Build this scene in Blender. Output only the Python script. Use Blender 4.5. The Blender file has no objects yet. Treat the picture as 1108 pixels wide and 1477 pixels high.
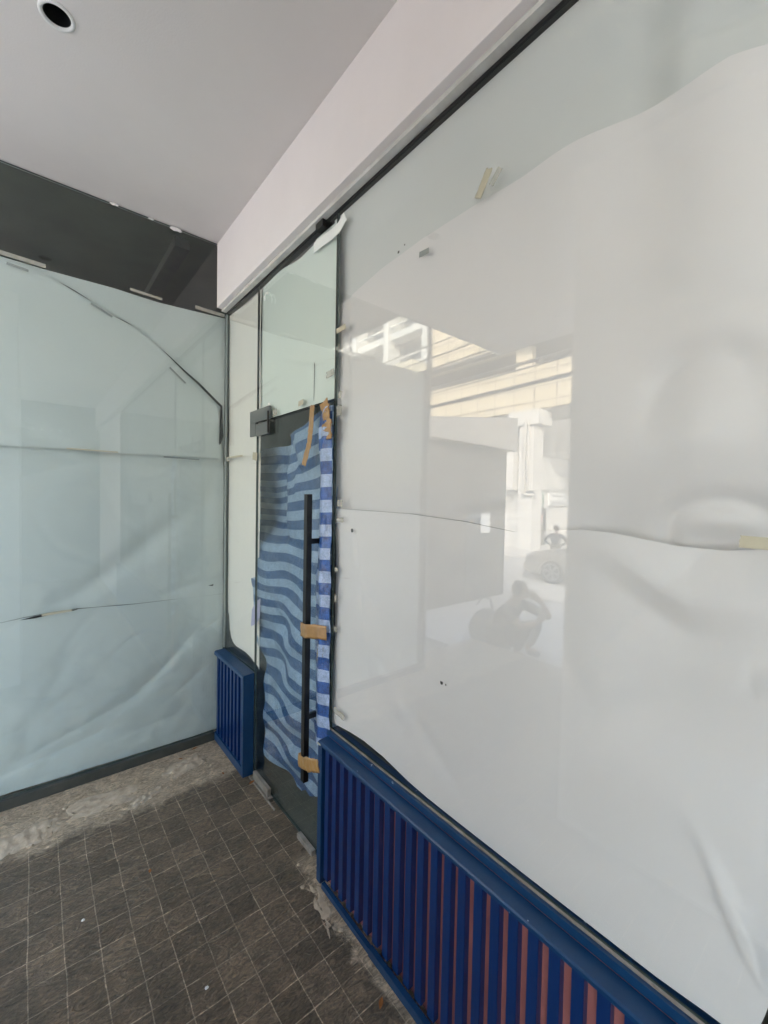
import bpy, bmesh, math, random
from mathutils import Vector, Matrix, noise
random.seed(4)
scene = bpy.context.scene
C = scene.collection
R = math.radians

# ------------------------------------------------------------------ camera
F_PX, YAW, PITCH, ROLL = 613.18, 0.689519, -0.0305452, 0.0191525
cy_, sy_, cp_, sp_ = math.cos(YAW), math.sin(YAW), math.cos(PITCH), math.sin(PITCH)
FW = Vector((sy_ * cp_, cy_ * cp_, sp_)); RT0 = Vector((cy_, -sy_, 0)); UP0 = RT0.cross(FW)
RT = RT0 * math.cos(ROLL) + UP0 * math.sin(ROLL); UP = UP0 * math.cos(ROLL) - RT0 * math.sin(ROLL)
EYE = Vector((0, 0, 1.65))
cam_d = bpy.data.cameras.new('camera'); cam = bpy.data.objects.new('camera', cam_d); C.objects.link(cam)
M = Matrix((RT, UP, -FW)).transposed().to_4x4(); M.translation = EYE
cam.matrix_world = M
cam_d.sensor_fit = 'VERTICAL'; cam_d.sensor_height = 24.0
cam_d.lens = F_PX / 1477 * 24.0
cam_d.clip_start = 0.02; cam_d.clip_end = 2000
scene.camera = cam

# ------------------------------------------------------------------ sky, sun, exposure
SUN_EL, SUN_AZ = R(36), R(128)        # azimuth measured from +Y towards +X
world = bpy.data.worlds.new('World'); scene.world = world; world.use_nodes = True
wn = world.node_tree; wn.nodes.clear()
sky = wn.nodes.new('ShaderNodeTexSky'); sky.sky_type = 'NISHITA'; sky.sun_disc = False
sky.sun_elevation = SUN_EL; sky.sun_rotation = SUN_AZ; sky.air_density = 1.3; sky.dust_density = 3.5
bg = wn.nodes.new('ShaderNodeBackground'); bg.inputs['Strength'].default_value = 0.15
wo = wn.nodes.new('ShaderNodeOutputWorld')
wn.links.new(sky.outputs[0], bg.inputs[0]); wn.links.new(bg.outputs[0], wo.inputs[0])
sd = bpy.data.lights.new('sun', 'SUN'); sd.energy = 1.4; sd.angle = R(0.5); sd.color = (1, .955, .88)
sun = bpy.data.objects.new('sun', sd); C.objects.link(sun)
sdir = Vector((math.sin(SUN_AZ) * math.cos(SUN_EL), math.cos(SUN_AZ) * math.cos(SUN_EL), math.sin(SUN_EL)))
sun.rotation_euler = sdir.to_track_quat('Z', 'Y').to_euler(); sun.location = (0, 0, 30)
scene.view_settings.view_transform = 'Standard'; scene.view_settings.look = 'None'
scene.view_settings.gamma = 1; scene.view_settings.exposure = 3.05
scene.cycles.max_bounces = 14; scene.cycles.diffuse_bounces = 6; scene.cycles.glossy_bounces = 5
scene.cycles.transparent_max_bounces = 24

# ------------------------------------------------------------------ materials
def new_mat(name):
    m = bpy.data.materials.new(name); m.use_nodes = True; m.node_tree.nodes.clear(); return m, m.node_tree
def N(t, kind, **kw):
    n = t.nodes.new(kind)
    for k, v in kw.items():
        if k in n.inputs: n.inputs[k].default_value = v
        else: setattr(n, k, v)
    return n
def mat(name, base, rough=.5, spec=.5, var=None, var_scale=4, bump=0, bump_scale=60, metal=0, chips=None, chip_scale=30,
        chip_thr=.72, coat=0, detail=6, stretch=None, trans=0, alpha=1):
    m, t = new_mat(name); L = t.links.new
    out = N(t, 'ShaderNodeOutputMaterial'); b = N(t, 'ShaderNodeBsdfPrincipled')
    b.inputs['Base Color'].default_value = (*base, 1); b.inputs['Roughness'].default_value = rough
    b.inputs['Specular IOR Level'].default_value = spec; b.inputs['Metallic'].default_value = metal
    b.inputs['Coat Weight'].default_value = coat; b.inputs['Alpha'].default_value = alpha
    tc = N(t, 'ShaderNodeTexCoord'); src = tc.outputs['Object']
    if stretch:
        mp = N(t, 'ShaderNodeMapping'); mp.inputs['Scale'].default_value = stretch; L(src, mp.inputs[0]); src = mp.outputs[0]
    col = None
    if var:
        n = N(t, 'ShaderNodeTexNoise', Scale=var_scale, Detail=detail, Roughness=.6); L(src, n.inputs['Vector'])
        r = N(t, 'ShaderNodeValToRGB'); r.color_ramp.elements[0].position = .3; r.color_ramp.elements[1].position = .7
        r.color_ramp.elements[0].color = (*base, 1); r.color_ramp.elements[1].color = (*var, 1)
        L(n.outputs['Fac'], r.inputs[0]); col = r.outputs[0]; L(col, b.inputs['Base Color'])
    if chips:
        n = N(t, 'ShaderNodeTexNoise', Scale=chip_scale, Detail=5, Roughness=.65); L(src, n.inputs['Vector'])
        r = N(t, 'ShaderNodeValToRGB'); r.color_ramp.elements[0].position = chip_thr; r.color_ramp.elements[1].position = chip_thr + .02
        L(n.outputs['Fac'], r.inputs[0]); mx = N(t, 'ShaderNodeMix', data_type='RGBA')
        L(r.outputs[0], mx.inputs['Factor'])
        if col: L(col, mx.inputs[6])
        else: mx.inputs[6].default_value = (*base, 1)
        mx.inputs[7].default_value = (*chips, 1); L(mx.outputs[2], b.inputs['Base Color'])
    if bump:
        n = N(t, 'ShaderNodeTexNoise', Scale=bump_scale, Detail=5, Roughness=.6); L(src, n.inputs['Vector'])
        bp = N(t, 'ShaderNodeBump', Strength=1, Distance=bump); L(n.outputs['Fac'], bp.inputs['Height']); L(bp.outputs[0], b.inputs['Normal'])
    sh = b.outputs[0]
    if trans:
        tr = N(t, 'ShaderNodeBsdfTranslucent'); tr.inputs[0].default_value = (*base, 1)
        ms = N(t, 'ShaderNodeMixShader'); ms.inputs[0].default_value = trans
        L(sh, ms.inputs[1]); L(tr.outputs[0], ms.inputs[2]); sh = ms.outputs[0]
    L(sh, out.inputs[0]); return m

def glass(name, tint, f0=.043, rough=0.0, smudge=0):
    """clear pane: every face reflects by Schlick and lets the rest straight through with a slight tint"""
    m, t = new_mat(name); L = t.links.new
    out = N(t, 'ShaderNodeOutputMaterial'); geo = N(t, 'ShaderNodeNewGeometry')
    dot = N(t, 'ShaderNodeVectorMath', operation='DOT_PRODUCT'); L(geo.outputs['Normal'], dot.inputs[0]); L(geo.outputs['Incoming'], dot.inputs[1])
    ab = N(t, 'ShaderNodeMath', operation='ABSOLUTE'); L(dot.outputs['Value'], ab.inputs[0])
    om = N(t, 'ShaderNodeMath', operation='SUBTRACT'); om.inputs[0].default_value = 1; L(ab.outputs[0], om.inputs[1])
    pw = N(t, 'ShaderNodeMath', operation='POWER'); L(om.outputs[0], pw.inputs[0]); pw.inputs[1].default_value = 5
    ml = N(t, 'ShaderNodeMath', operation='MULTIPLY_ADD'); L(pw.outputs[0], ml.inputs[0]); ml.inputs[1].default_value = 1 - f0; ml.inputs[2].default_value = f0
    gl = N(t, 'ShaderNodeBsdfGlossy'); gl.inputs['Roughness'].default_value = rough; gl.inputs[0].default_value = (1, 1, 1, 1)
    tr = N(t, 'ShaderNodeBsdfTransparent'); tr.inputs[0].default_value = (*tint, 1)
    ms = N(t, 'ShaderNodeMixShader'); L(ml.outputs[0], ms.inputs[0]); L(tr.outputs[0], ms.inputs[1]); L(gl.outputs[0], ms.inputs[2])
    sh = ms.outputs[0]
    if smudge:
        tc = N(t, 'ShaderNodeTexCoord'); mp = N(t, 'ShaderNodeMapping'); mp.inputs['Scale'].default_value = (1, 2.2, .8)
        L(tc.outputs['Object'], mp.inputs[0])
        n = N(t, 'ShaderNodeTexNoise', Scale=6, Detail=7, Roughness=.65, Distortion=1.5); L(mp.outputs[0], n.inputs['Vector'])
        r = N(t, 'ShaderNodeValToRGB'); r.color_ramp.elements[0].position = .5; r.color_ramp.elements[1].position = .85
        r.color_ramp.elements[1].color = (smudge,) * 3 + (1,)
        L(n.outputs['Fac'], r.inputs[0])
        df = N(t, 'ShaderNodeBsdfDiffuse'); df.inputs[0].default_value = (.42, .43, .38, 1)
        m2 = N(t, 'ShaderNodeMixShader'); L(r.outputs[0], m2.inputs[0]); L(sh, m2.inputs[1]); L(df.outputs[0], m2.inputs[2]); sh = m2.outputs[0]
    L(sh, out.inputs[0]); return m

def floor_mat():
    m, t = new_mat('stamped_pavers'); L = t.links.new
    out = N(t, 'ShaderNodeOutputMaterial'); b = N(t, 'ShaderNodeBsdfPrincipled'); L(b.outputs[0], out.inputs[0])
    tc = N(t, 'ShaderNodeTexCoord')
    # slightly warped coordinates so that the joints wander
    wn_ = N(t, 'ShaderNodeTexNoise', Scale=5, Detail=4); L(tc.outputs['Object'], wn_.inputs['Vector'])
    wm = N(t, 'ShaderNodeVectorMath', operation='MULTIPLY_ADD'); L(wn_.outputs['Color'], wm.inputs[0]); wm.inputs[1].default_value = (.016, .016, 0); L(tc.outputs['Object'], wm.inputs[2])
    mp = N(t, 'ShaderNodeMapping'); mp.inputs['Rotation'].default_value = (0, 0, R(-90)); mp.inputs['Location'].default_value = (-.094, .086, 0)
    L(wm.outputs[0], mp.inputs[0])
    br = N(t, 'ShaderNodeTexBrick', Scale=1); br.offset = 0; br.squash = 1
    L(mp.outputs[0], br.inputs['Vector'])
    for k, v in (('Mortar Size', .0021), ('Mortar Smooth', .35), ('Bias', 0), ('Brick Width', .106), ('Row Height', .1025)): br.inputs[k].default_value = v
    br.inputs['Color1'].default_value = (.165, .132, .098, 1); br.inputs['Color2'].default_value = (.245, .198, .150, 1); br.inputs['Mortar'].default_value = (.60, .52, .42, 1)
    n1 = N(t, 'ShaderNodeTexNoise', Scale=5, Detail=8, Roughness=.7); L(tc.outputs['Object'], n1.inputs['Vector'])
    n2 = N(t, 'ShaderNodeTexNoise', Scale=38, Detail=6, Roughness=.7, Distortion=2.5); L(tc.outputs['Object'], n2.inputs['Vector'])
    r1 = N(t, 'ShaderNodeValToRGB'); r1.color_ramp.elements[0].position = .3; r1.color_ramp.elements[0].color = (.62, .64, .62, 1); r1.color_ramp.elements[1].position = .72; r1.color_ramp.elements[1].color = (1.45, 1.36, 1.25, 1)
    L(n1.outputs['Fac'], r1.inputs[0])
    r2 = N(t, 'ShaderNodeValToRGB'); r2.color_ramp.elements[0].position = .35; r2.color_ramp.elements[0].color = (.72, .72, .74, 1); r2.color_ramp.elements[1].position = .7; r2.color_ramp.elements[1].color = (1.3, 1.28, 1.22, 1)
    L(n2.outputs['Fac'], r2.inputs[0])
    bw = N(t, 'ShaderNodeTexBrick', Scale=1); bw.offset = 0; L(mp.outputs[0], bw.inputs['Vector'])
    for k, v in (('Mortar Size', 0), ('Bias', 0), ('Brick Width', .106), ('Row Height', .1025)): bw.inputs[k].default_value = v
    bw.inputs['Color1'].default_value = br.inputs['Color1'].default_value; bw.inputs['Color2'].default_value = br.inputs['Color2'].default_value
    nj = N(t, 'ShaderNodeTexNoise', Scale=11, Detail=5, Roughness=.7); L(tc.outputs['Object'], nj.inputs['Vector'])
    jr = N(t, 'ShaderNodeMapRange'); L(nj.outputs['Fac'], jr.inputs[0]); jr.inputs[1].default_value = .38; jr.inputs[2].default_value = .60; jr.inputs[3].default_value = .25; jr.inputs[4].default_value = .95
    jm = N(t, 'ShaderNodeMix', data_type='RGBA'); L(jr.outputs[0], jm.inputs['Factor']); L(bw.outputs['Color'], jm.inputs[6]); L(br.outputs['Color'], jm.inputs[7])
    mu = N(t, 'ShaderNodeMix', data_type='RGBA', blend_type='MULTIPLY'); mu.inputs['Factor'].default_value = 1; L(jm.outputs[2], mu.inputs[6]); L(r1.outputs[0], mu.inputs[7])
    mu2 = N(t, 'ShaderNodeMix', data_type='RGBA', blend_type='MULTIPLY'); mu2.inputs['Factor'].default_value = 1; L(mu.outputs[2], mu2.inputs[6]); L(r2.outputs[0], mu2.inputs[7])
    # joints filled with dirt here and there
    L(mu2.outputs[2], b.inputs['Base Color'])
    sep = N(t, 'ShaderNodeSeparateXYZ'); L(tc.outputs['Object'], sep.inputs[0])
    # sandy mortar near the corner (y > 2.46) and along the right panel
    nb = N(t, 'ShaderNodeTexNoise', Scale=7, Detail=6, Roughness=.65); L(tc.outputs['Object'], nb.inputs['Vector'])
    a = N(t, 'ShaderNodeMath', operation='MULTIPLY_ADD'); L(nb.outputs['Fac'], a.inputs[0]); a.inputs[1].default_value = .26; L(sep.outputs['Y'], a.inputs[2])
    ra = N(t, 'ShaderNodeMapRange'); L(a.outputs[0], ra.inputs[0]); ra.inputs[1].default_value = 2.565; ra.inputs[2].default_value = 2.63
    # sandy strip x>~.88, y<1.72
    e = N(t, 'ShaderNodeMath', operation='MULTIPLY_ADD'); L(nb.outputs['Fac'], e.inputs[0]); e.inputs[1].default_value = .22; L(sep.outputs['X'], e.inputs[2])
    re = N(t, 'ShaderNodeMapRange'); L(e.outputs[0], re.inputs[0]); re.inputs[1].default_value = .985; re.inputs[2].default_value = 1.02
    f = N(t, 'ShaderNodeMapRange'); L(sep.outputs['Y'], f.inputs[0]); f.inputs[1].default_value = 1.72; f.inputs[2].default_value = 1.62
    g = N(t, 'ShaderNodeMath', operation='MULTIPLY'); L(re.outputs[0], g.inputs[0]); L(f.outputs[0], g.inputs[1])
    mxm = N(t, 'ShaderNodeMath', operation='MAXIMUM'); L(ra.outputs[0], mxm.inputs[0]); L(g.outputs[0], mxm.inputs[1])
    mo = N(t, 'ShaderNodeTexNoise', Scale=16, Detail=9, Roughness=.7, Distortion=1.2); L(tc.outputs['Object'], mo.inputs['Vector'])
    rm = N(t, 'ShaderNodeValToRGB'); rm.color_ramp.elements[0].position = .32; rm.color_ramp.elements[0].color = (.40, .305, .21, 1); rm.color_ramp.elements[1].position = .66; rm.color_ramp.elements[1].color = (.78, .65, .49, 1)
    L(mo.outputs['Fac'], rm.inputs[0])
    fade = N(t, 'ShaderNodeMath', operation='MULTIPLY'); L(mxm.outputs[0], fade.inputs[0]); fade.inputs[1].default_value = .88
    mx = N(t, 'ShaderNodeMix', data_type='RGBA'); L(fade.outputs[0], mx.inputs['Factor']); L(mu2.outputs[2], mx.inputs[6]); L(rm.outputs[0], mx.inputs[7])
    L(mx.outputs[2], b.inputs['Base Color'])
    # relief: wrinkled stamp pattern
    mp2 = N(t, 'ShaderNodeMapping'); mp2.inputs['Rotation'].default_value = (0, 0, R(35)); mp2.inputs['Scale'].default_value = (1, 2.6, 1); L(tc.outputs['Object'], mp2.inputs[0])
    n3 = N(t, 'ShaderNodeTexNoise', Scale=17, Detail=7, Roughness=.6, Distortion=3.2); L(mp2.outputs[0], n3.inputs['Vector'])
    rc = N(t, 'ShaderNodeValToRGB'); rc.color_ramp.elements[0].position = .36; rc.color_ramp.elements[0].color = (.55, .54, .52, 1); rc.color_ramp.elements[1].position = .62; rc.color_ramp.elements[1].color = (1.35, 1.3, 1.22, 1)  # shading of the relief creases painted into the colour
    L(n3.outputs['Fac'], rc.inputs[0])
    mc = N(t, 'ShaderNodeMix', data_type='RGBA', blend_type='MULTIPLY'); mc.inputs['Factor'].default_value = .85; L(mx.outputs[2], mc.inputs[6]); L(rc.outputs[0], mc.inputs[7]); L(mc.outputs[2], b.inputs['Base Color'])
    bp = N(t, 'ShaderNodeBump', Strength=1, Distance=.022); L(n3.outputs['Fac'], bp.inputs['Height'])
    bp2 = N(t, 'ShaderNodeBump', Strength=.6, Distance=.004); bp2.invert = True; L(br.outputs['Fac'], bp2.inputs['Height']); L(bp.outputs[0], bp2.inputs['Normal'])
    L(bp2.outputs[0], b.inputs['Normal'])
    rr = N(t, 'ShaderNodeMapRange'); L(n2.outputs['Fac'], rr.inputs[0]); rr.inputs[3].default_value = .28; rr.inputs[4].default_value = .7; L(rr.outputs[0], b.inputs['Roughness'])
    return m

def tarp_mat(name, dark, light, rough):
    m, t = new_mat(name); L = t.links.new
    out = N(t, 'ShaderNodeOutputMaterial'); b = N(t, 'ShaderNodeBsdfPrincipled')
    uv = N(t, 'ShaderNodeUVMap'); sep = N(t, 'ShaderNodeSeparateXYZ'); L(uv.outputs[0], sep.inputs[0])
    fr = N(t, 'ShaderNodeMath', operation='FRACT'); L(sep.outputs['Y'], fr.inputs[0])
    gt = N(t, 'ShaderNodeMath', operation='GREATER_THAN'); L(fr.outputs[0], gt.inputs[0]); gt.inputs[1].default_value = .5
    # thin woven threads
    tc = N(t, 'ShaderNodeTexCoord')
    n = N(t, 'ShaderNodeTexNoise', Scale=420, Detail=2); L(tc.outputs['Object'], n.inputs['Vector'])
    n2 = N(t, 'ShaderNodeTexNoise', Scale=26, Detail=6, Roughness=.7); L(tc.outputs['Object'], n2.inputs['Vector'])
    ad = N(t, 'ShaderNodeMath', operation='ADD'); L(n.outputs['Fac'], ad.inputs[0]); L(n2.outputs['Fac'], ad.inputs[1])
    r = N(t, 'ShaderNodeMapRange'); L(ad.outputs[0], r.inputs[0]); r.inputs[1].default_value = .75; r.inputs[2].default_value = 1.35; r.inputs[3].default_value = 0; r.inputs[4].default_value = 1
    def var(c, k):
        x = N(t, 'ShaderNodeMix', data_type='RGBA'); L(r.outputs[0], x.inputs['Factor'])
        x.inputs[6].default_value = (c[0] * (1 - k), c[1] * (1 - k), c[2] * (1 - k), 1); x.inputs[7].default_value = (min(1, c[0] * (1 + k) + .02), min(1, c[1] * (1 + k) + .02), min(1, c[2] * (1 + k) + .02), 1); return x
    a, c = (var(dark, .3), var(light, .24)) if rough > .4 else (var(dark, .75), var(light, .4))
    mx = N(t, 'ShaderNodeMix', data_type='RGBA'); L(gt.outputs[0], mx.inputs['Factor']); L(a.outputs[2], mx.inputs[6]); L(c.outputs[2], mx.inputs[7])
    L(mx.outputs[2], b.inputs['Base Color']); b.inputs['Roughness'].default_value = rough; b.inputs['Coat Weight'].default_value = .5 if rough < .4 else .1; b.inputs['Coat Roughness'].default_value = .12
    n3 = N(t, 'ShaderNodeTexNoise', Scale=32 if rough > .4 else 55, Detail=6, Roughness=.65); L(tc.outputs['Object'], n3.inputs['Vector'])
    bp = N(t, 'ShaderNodeBump', Strength=1, Distance=.008); L(n3.outputs['Fac'], bp.inputs['Height']); L(bp.outputs[0], b.inputs['Normal'])
    L(b.outputs[0], out.inputs[0]); return m

def grid_wall(name, base, line, w, h, lw=.02):
    m, t = new_mat(name); L = t.links.new
    out = N(t, 'ShaderNodeOutputMaterial'); b = N(t, 'ShaderNodeBsdfPrincipled'); L(b.outputs[0], out.inputs[0])
    tc = N(t, 'ShaderNodeTexCoord'); sep = N(t, 'ShaderNodeSeparateXYZ'); L(tc.outputs['Object'], sep.inputs[0])
    cb = N(t, 'ShaderNodeCombineXYZ'); L(sep.outputs['Y'], cb.inputs[0]); L(sep.outputs['Z'], cb.inputs[1])
    br = N(t, 'ShaderNodeTexBrick', Scale=1); br.offset = 0; L(cb.outputs[0], br.inputs['Vector'])
    for k, v in (('Mortar Size', lw), ('Mortar Smooth', 0), ('Brick Width', w), ('Row Height', h)): br.inputs[k].default_value = v
    c2 = tuple(x * .94 for x in base)
    br.inputs['Color1'].default_value = (*base, 1); br.inputs['Color2'].default_value = (*c2, 1); br.inputs['Mortar'].default_value = (*line, 1)
    L(br.outputs[0], b.inputs['Base Color']); b.inputs['Roughness'].default_value = .6; return m

MT = dict(
    ceiling=mat('ceiling_paint', (.77, .735, .715), .8, .3, (.71, .68, .66), 1.1, .0006, 140),
    beam=mat('beam_paint', (.81, .76, .75), .75, .3, (.75, .705, .695), 1.6, .0005, 160),
    channel=mat('channel_paint', (.66, .65, .62), .5, .4, (.5, .49, .46), 12, .0004, 90),
    rubber=mat('black_gasket', (.012, .012, .012), .5, .4),
    soffit=mat('dark_soffit', (.13, .14, .11), .8, .3, (.095, .10, .08), 4, .001, 50),
    interior=mat('interior_render', (.16, .17, .145), .8, .3, (.11, .12, .10), 3, .002, 30),
    intfloor=mat('interior_floor', (.19, .20, .17), .55, .4, (.10, .11, .09), 6, .001, 40),
    floor=floor_mat(),
    glass=glass('clear_glass', (.984, .991, .986)),
    glass_door=glass('dusty_glass', (.965, .98, .97), smudge=.10),
    glass_left=glass('green_glass', (.93, .958, .955)),
    edge=mat('glass_edge', (.05, .075, .065), .2, .5),
    paper=mat('white_paper', (.77, .748, .748), .5, .35, (.745, .727, .727), 1.2, .0003, 60, trans=.06),
    paper_back=mat('grey_white_paper', (.66, .675, .665), .55, .35, (.64, .66, .65), 1.2, .0003, 50, trans=.06),
    paper_warm=mat('cream_paper', (.82, .80, .74), .55, .3, (.79, .77, .72), 2, .0003, 50),
    paper_green=mat('pale_green_paper', (.69, .76, .71), .6, .3, (.66, .73, .69), 1.4, .0002, 40),
    paper_blue=mat('blue_white_paper', (.72, .735, .72), .5, .35, (.68, .70, .69), 1.6, .0004, 40),
    blue=mat('blue_rail_paint', (.006, .048, .135), .33, .5, (.004, .034, .10), 5, .0008, 60, chips=(.35, .45, .55), chip_scale=34, chip_thr=.69),
    navy=mat('navy_slat_paint', (.003, .030, .135), .30, .5, (.002, .020, .095), 7, .0006, 70, chips=(.12, .25, .48), chip_scale=26, chip_thr=.68, stretch=(1, 1, .12)),
    navy_dark=mat('navy_backing', (.003, .010, .045), .5, .4),
    pink=mat('pink_wall_paint', (.46, .175, .165), .75, .3, (.39, .145, .135), 9, .001, 60),
    black=mat('black_handle_metal', (.010, .010, .010), .28, .5),
    steel=mat('patch_fitting_steel', (.22, .23, .22), .42, .5, metal=.6),
    alu=mat('aluminium_track', (.42, .39, .35), .5, .5, (.22, .19, .16), 14, metal=.4, bump=.001),
    frame_dark=mat('dark_base_frame', (.045, .05, .045), .5, .4, (.075, .075, .065), 12, .001, 40),
    tape=mat('brown_tape', (.40, .235, .085), .28, .6, (.32, .18, .06), 30, .002, 60, coat=.4),
    tape_pale=mat('masking_tape', (.52, .49, .37), .55, .3, (.46, .43, .32), 20),
    tape_grey=mat('grey_tape', (.27, .30, .29), .5, .3),
    tape_clear=mat('clear_tape', (.62, .61, .55), .2, .7, (.50, .49, .40), 30, .003, 60, coat=.5, alpha=.5),
    sticker=mat('white_sticker', (.82, .84, .80), .4, .4),
    lilac=mat('lilac_card', (.42, .42, .62), .6, .3),
    tarp=tarp_mat('striped_tarp', (.010, .080, .235), (.25, .36, .52), .45),
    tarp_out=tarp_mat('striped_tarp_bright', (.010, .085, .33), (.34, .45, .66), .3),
    white=mat('white_trim', (.78, .78, .76), .5, .4),
    blackhole=mat('lamp_recess', (.015, .015, .015), .4, .5),
    lens=mat('lamp_lens', (.10, .11, .12), .1, .6),
    leaf=mat('dry_leaf', (.45, .17, .05), .7, .3, (.30, .12, .04), 40),
    mortar_lump=mat('mortar_crumb', (.58, .48, .36), .9, .2, (.36, .285, .205), 18, .003, 60),
    # outdoors
    white_wall=mat('white_render', (.64, .635, .61), .8, .3, (.60, .595, .575), .6, .002, 8),
    cream=grid_wall('cream_panels', (.62, .54, .38), (.18, .155, .11), 1.1, .7, .032),
    cream_plain=mat('cream_plain', (.66, .58, .43), .7, .3),
    concrete=mat('concrete', (.34, .33, .31), .85, .3, (.28, .275, .26), 1.5, .004, 12),
    dark_concrete=mat('dark_grey_concrete', (.11, .11, .105), .85, .3, (.08, .08, .075), 1.2, .004, 10),
    road=mat('road_asphalt', (.50, .49, .47), .85, .3, (.42, .41, .39), 2, .004, 60),
    pave=mat('pavement_slabs', (.62, .60, .57), .85, .3, (.56, .54, .51), 3, .003, 40),
    window=mat('dark_window', (.06, .075, .085), .12, .6),
    car=mat('silver_paint', (.36, .35, .33), .28, .6, metal=.35, coat=.6),
    tyre=mat('tyre_rubber', (.02, .02, .02), .8, .3),
    rim=mat('alloy_rim', (.6, .6, .6), .25, .6, metal=.8),
    lamp=mat('headlamp', (.7, .7, .72), .08, .8, coat=1),
    green=mat('green_sign', (.07, .26, .17), .5, .4), sign_white=mat('sign_white', (.82, .83, .82), .5, .4), sign_ink=mat('sign_grey_ink', (.16, .17, .19), .5, .4),
    red=mat('red_ink', (.5, .08, .06), .5, .4),
    skin=mat('skin', (.33, .18, .12), .55, .4), hair=mat('black_hair', (.012, .010, .009), .5, .4),
    shirt=mat('dark_shirt', (.035, .04, .055), .85, .2), shirt2=mat('navy_shirt', (.03, .045, .075), .85, .2), trouser=mat('grey_trousers', (.07, .07, .068), .85, .2),
    bag=mat('blue_grey_bag', (.10, .16, .20), .7, .3, (.08, .13, .17), 8, .004, 20), cable=mat('black_cable', (.03, .03, .03), .6, .3),
    pipe=mat('grey_pipe', (.50, .49, .46), .4, .4), pole=mat('pole_concrete', (.35, .34, .32), .8, .3),
    leafy=mat('far_leaves', (.05, .09, .03), .7, .3, (.09, .13, .05), 9),
)

# ------------------------------------------------------------------ builders
def link(name, bm, m, parent=None, smooth=False, extra=None):
    me = bpy.data.meshes.new(name); bm.normal_update(); bm.to_mesh(me); bm.free()
    me.materials.append(MT[m] if isinstance(m, str) else m)
    for x in (extra or []): me.materials.append(MT[x])
    if smooth:
        for p in me.polygons: p.use_smooth = True
    o = bpy.data.objects.new(name, me); C.objects.link(o)
    if parent: o.parent = parent; o.matrix_parent_inverse = parent.matrix_world.inverted()
    return o
def tag(o, label=None, cat=None, group=None, kind=None):
    if label: o['label'] = label
    if cat: o['category'] = cat
    if group: o['group'] = group
    if kind: o['kind'] = kind
    return o
def thing(name, loc, label, cat, group=None):
    o = bpy.data.objects.new(name, None); C.objects.link(o); o.location = loc; o.empty_display_size = .1
    o.matrix_world = Matrix.Translation(loc)
    return tag(o, label, cat, group)
def box(bm, x0, x1, y0, y1, z0, z1, bev=0, rot=None):
    vs = [bm.verts.new((x, y, z)) for x in (x0, x1) for y in (y0, y1) for z in (z0, z1)]
    fs = []
    for f in ((0, 1, 3, 2), (4, 6, 7, 5), (0, 4, 5, 1), (2, 3, 7, 6), (0, 2, 6, 4), (1, 5, 7, 3)):
        fs.append(bm.faces.new([vs[i] for i in f]))
    if rot:
        c = Vector(((x0 + x1) / 2, (y0 + y1) / 2, (z0 + z1) / 2)); bmesh.ops.rotate(bm, verts=vs, cent=c, matrix=rot)
    if bev:
        es = list({e for f in fs for e in f.edges}); bmesh.ops.bevel(bm, geom=es, offset=bev, segments=2, affect='EDGES', profile=.6)
    return bm
def B(*a, **k): return box(bmesh.new(), *a, **k)
def solid(bm, th):
    bm.normal_update(); bmesh.ops.solidify(bm, geom=bm.faces[:], thickness=th)
def tube(bm, pts, r, n=8, cap=True):
    pts = [Vector(p) for p in pts]; rings = []
    for i, p in enumerate(pts):
        d = (pts[min(i + 1, len(pts) - 1)] - pts[max(i - 1, 0)]).normalized()
        a = d.orthogonal().normalized() if abs(d.z) > .9 else d.cross(Vector((0, 0, 1))).normalized(); b = d.cross(a)
        rr = r[i] if isinstance(r, (list, tuple)) else r
        rings.append([bm.verts.new(p + (a * math.cos(q) + b * math.sin(q)) * rr) for q in [2 * math.pi * k / n for k in range(n)]])
    for A, D in zip(rings, rings[1:]):
        for k in range(n): bm.faces.new((A[k], A[(k + 1) % n], D[(k + 1) % n], D[k]))
    if cap: bm.faces.new(rings[0][::-1]); bm.faces.new(rings[-1])
    return bm
def prism(bm, poly, axis, a, b):
    """poly: list of 2-D points; axis 'x' -> (y,z) extruded from x=a to b, 'y' -> (x,z), 'z' -> (x,y)"""
    def P(q, t): return {'x': (t, q[0], q[1]), 'y': (q[0], t, q[1]), 'z': (q[0], q[1], t)}[axis]
    lo = [bm.verts.new(P(q, a)) for q in poly]; hi = [bm.verts.new(P(q, b)) for q in poly]; n = len(poly)
    bm.faces.new(lo); bm.faces.new(hi[::-1])
    for i in range(n): bm.faces.new((lo[i], hi[i], hi[(i + 1) % n], lo[(i + 1) % n]))
    bmesh.ops.recalc_face_normals(bm, faces=bm.faces); return bm
def pl(pts):
    """piecewise linear function through sorted (u,value) points, eased at the knots"""
    pts = sorted(pts)
    def f(u):
        if u <= pts[0][0]: return pts[0][1]
        for (a, va), (b, vb) in zip(pts, pts[1:]):
            if u <= b: return va + (vb - va) * (u - a) / (b - a)
        return pts[-1][1]
    return f
def S(x, a, b):
    t = max(0, min(1, (x - a) / (b - a))); return t * t * (3 - 2 * t)
def G(x, c, w): return math.exp(-((x - c) / w) ** 2)
def fold(u, z, cu, cz, ang, length, width, amp, sharp=False):
    """a ridge centred at (cu,cz) running at ang degrees"""
    ca, sa = math.cos(R(ang)), math.sin(R(ang)); a = (u - cu) * ca + (z - cz) * sa; b = -(u - cu) * sa + (z - cz) * ca
    env = math.exp(-(a / length) ** 2)
    if sharp: return amp * env * math.exp(-abs(b) / width)
    return amp * env * math.exp(-(b / width) ** 2)
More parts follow.
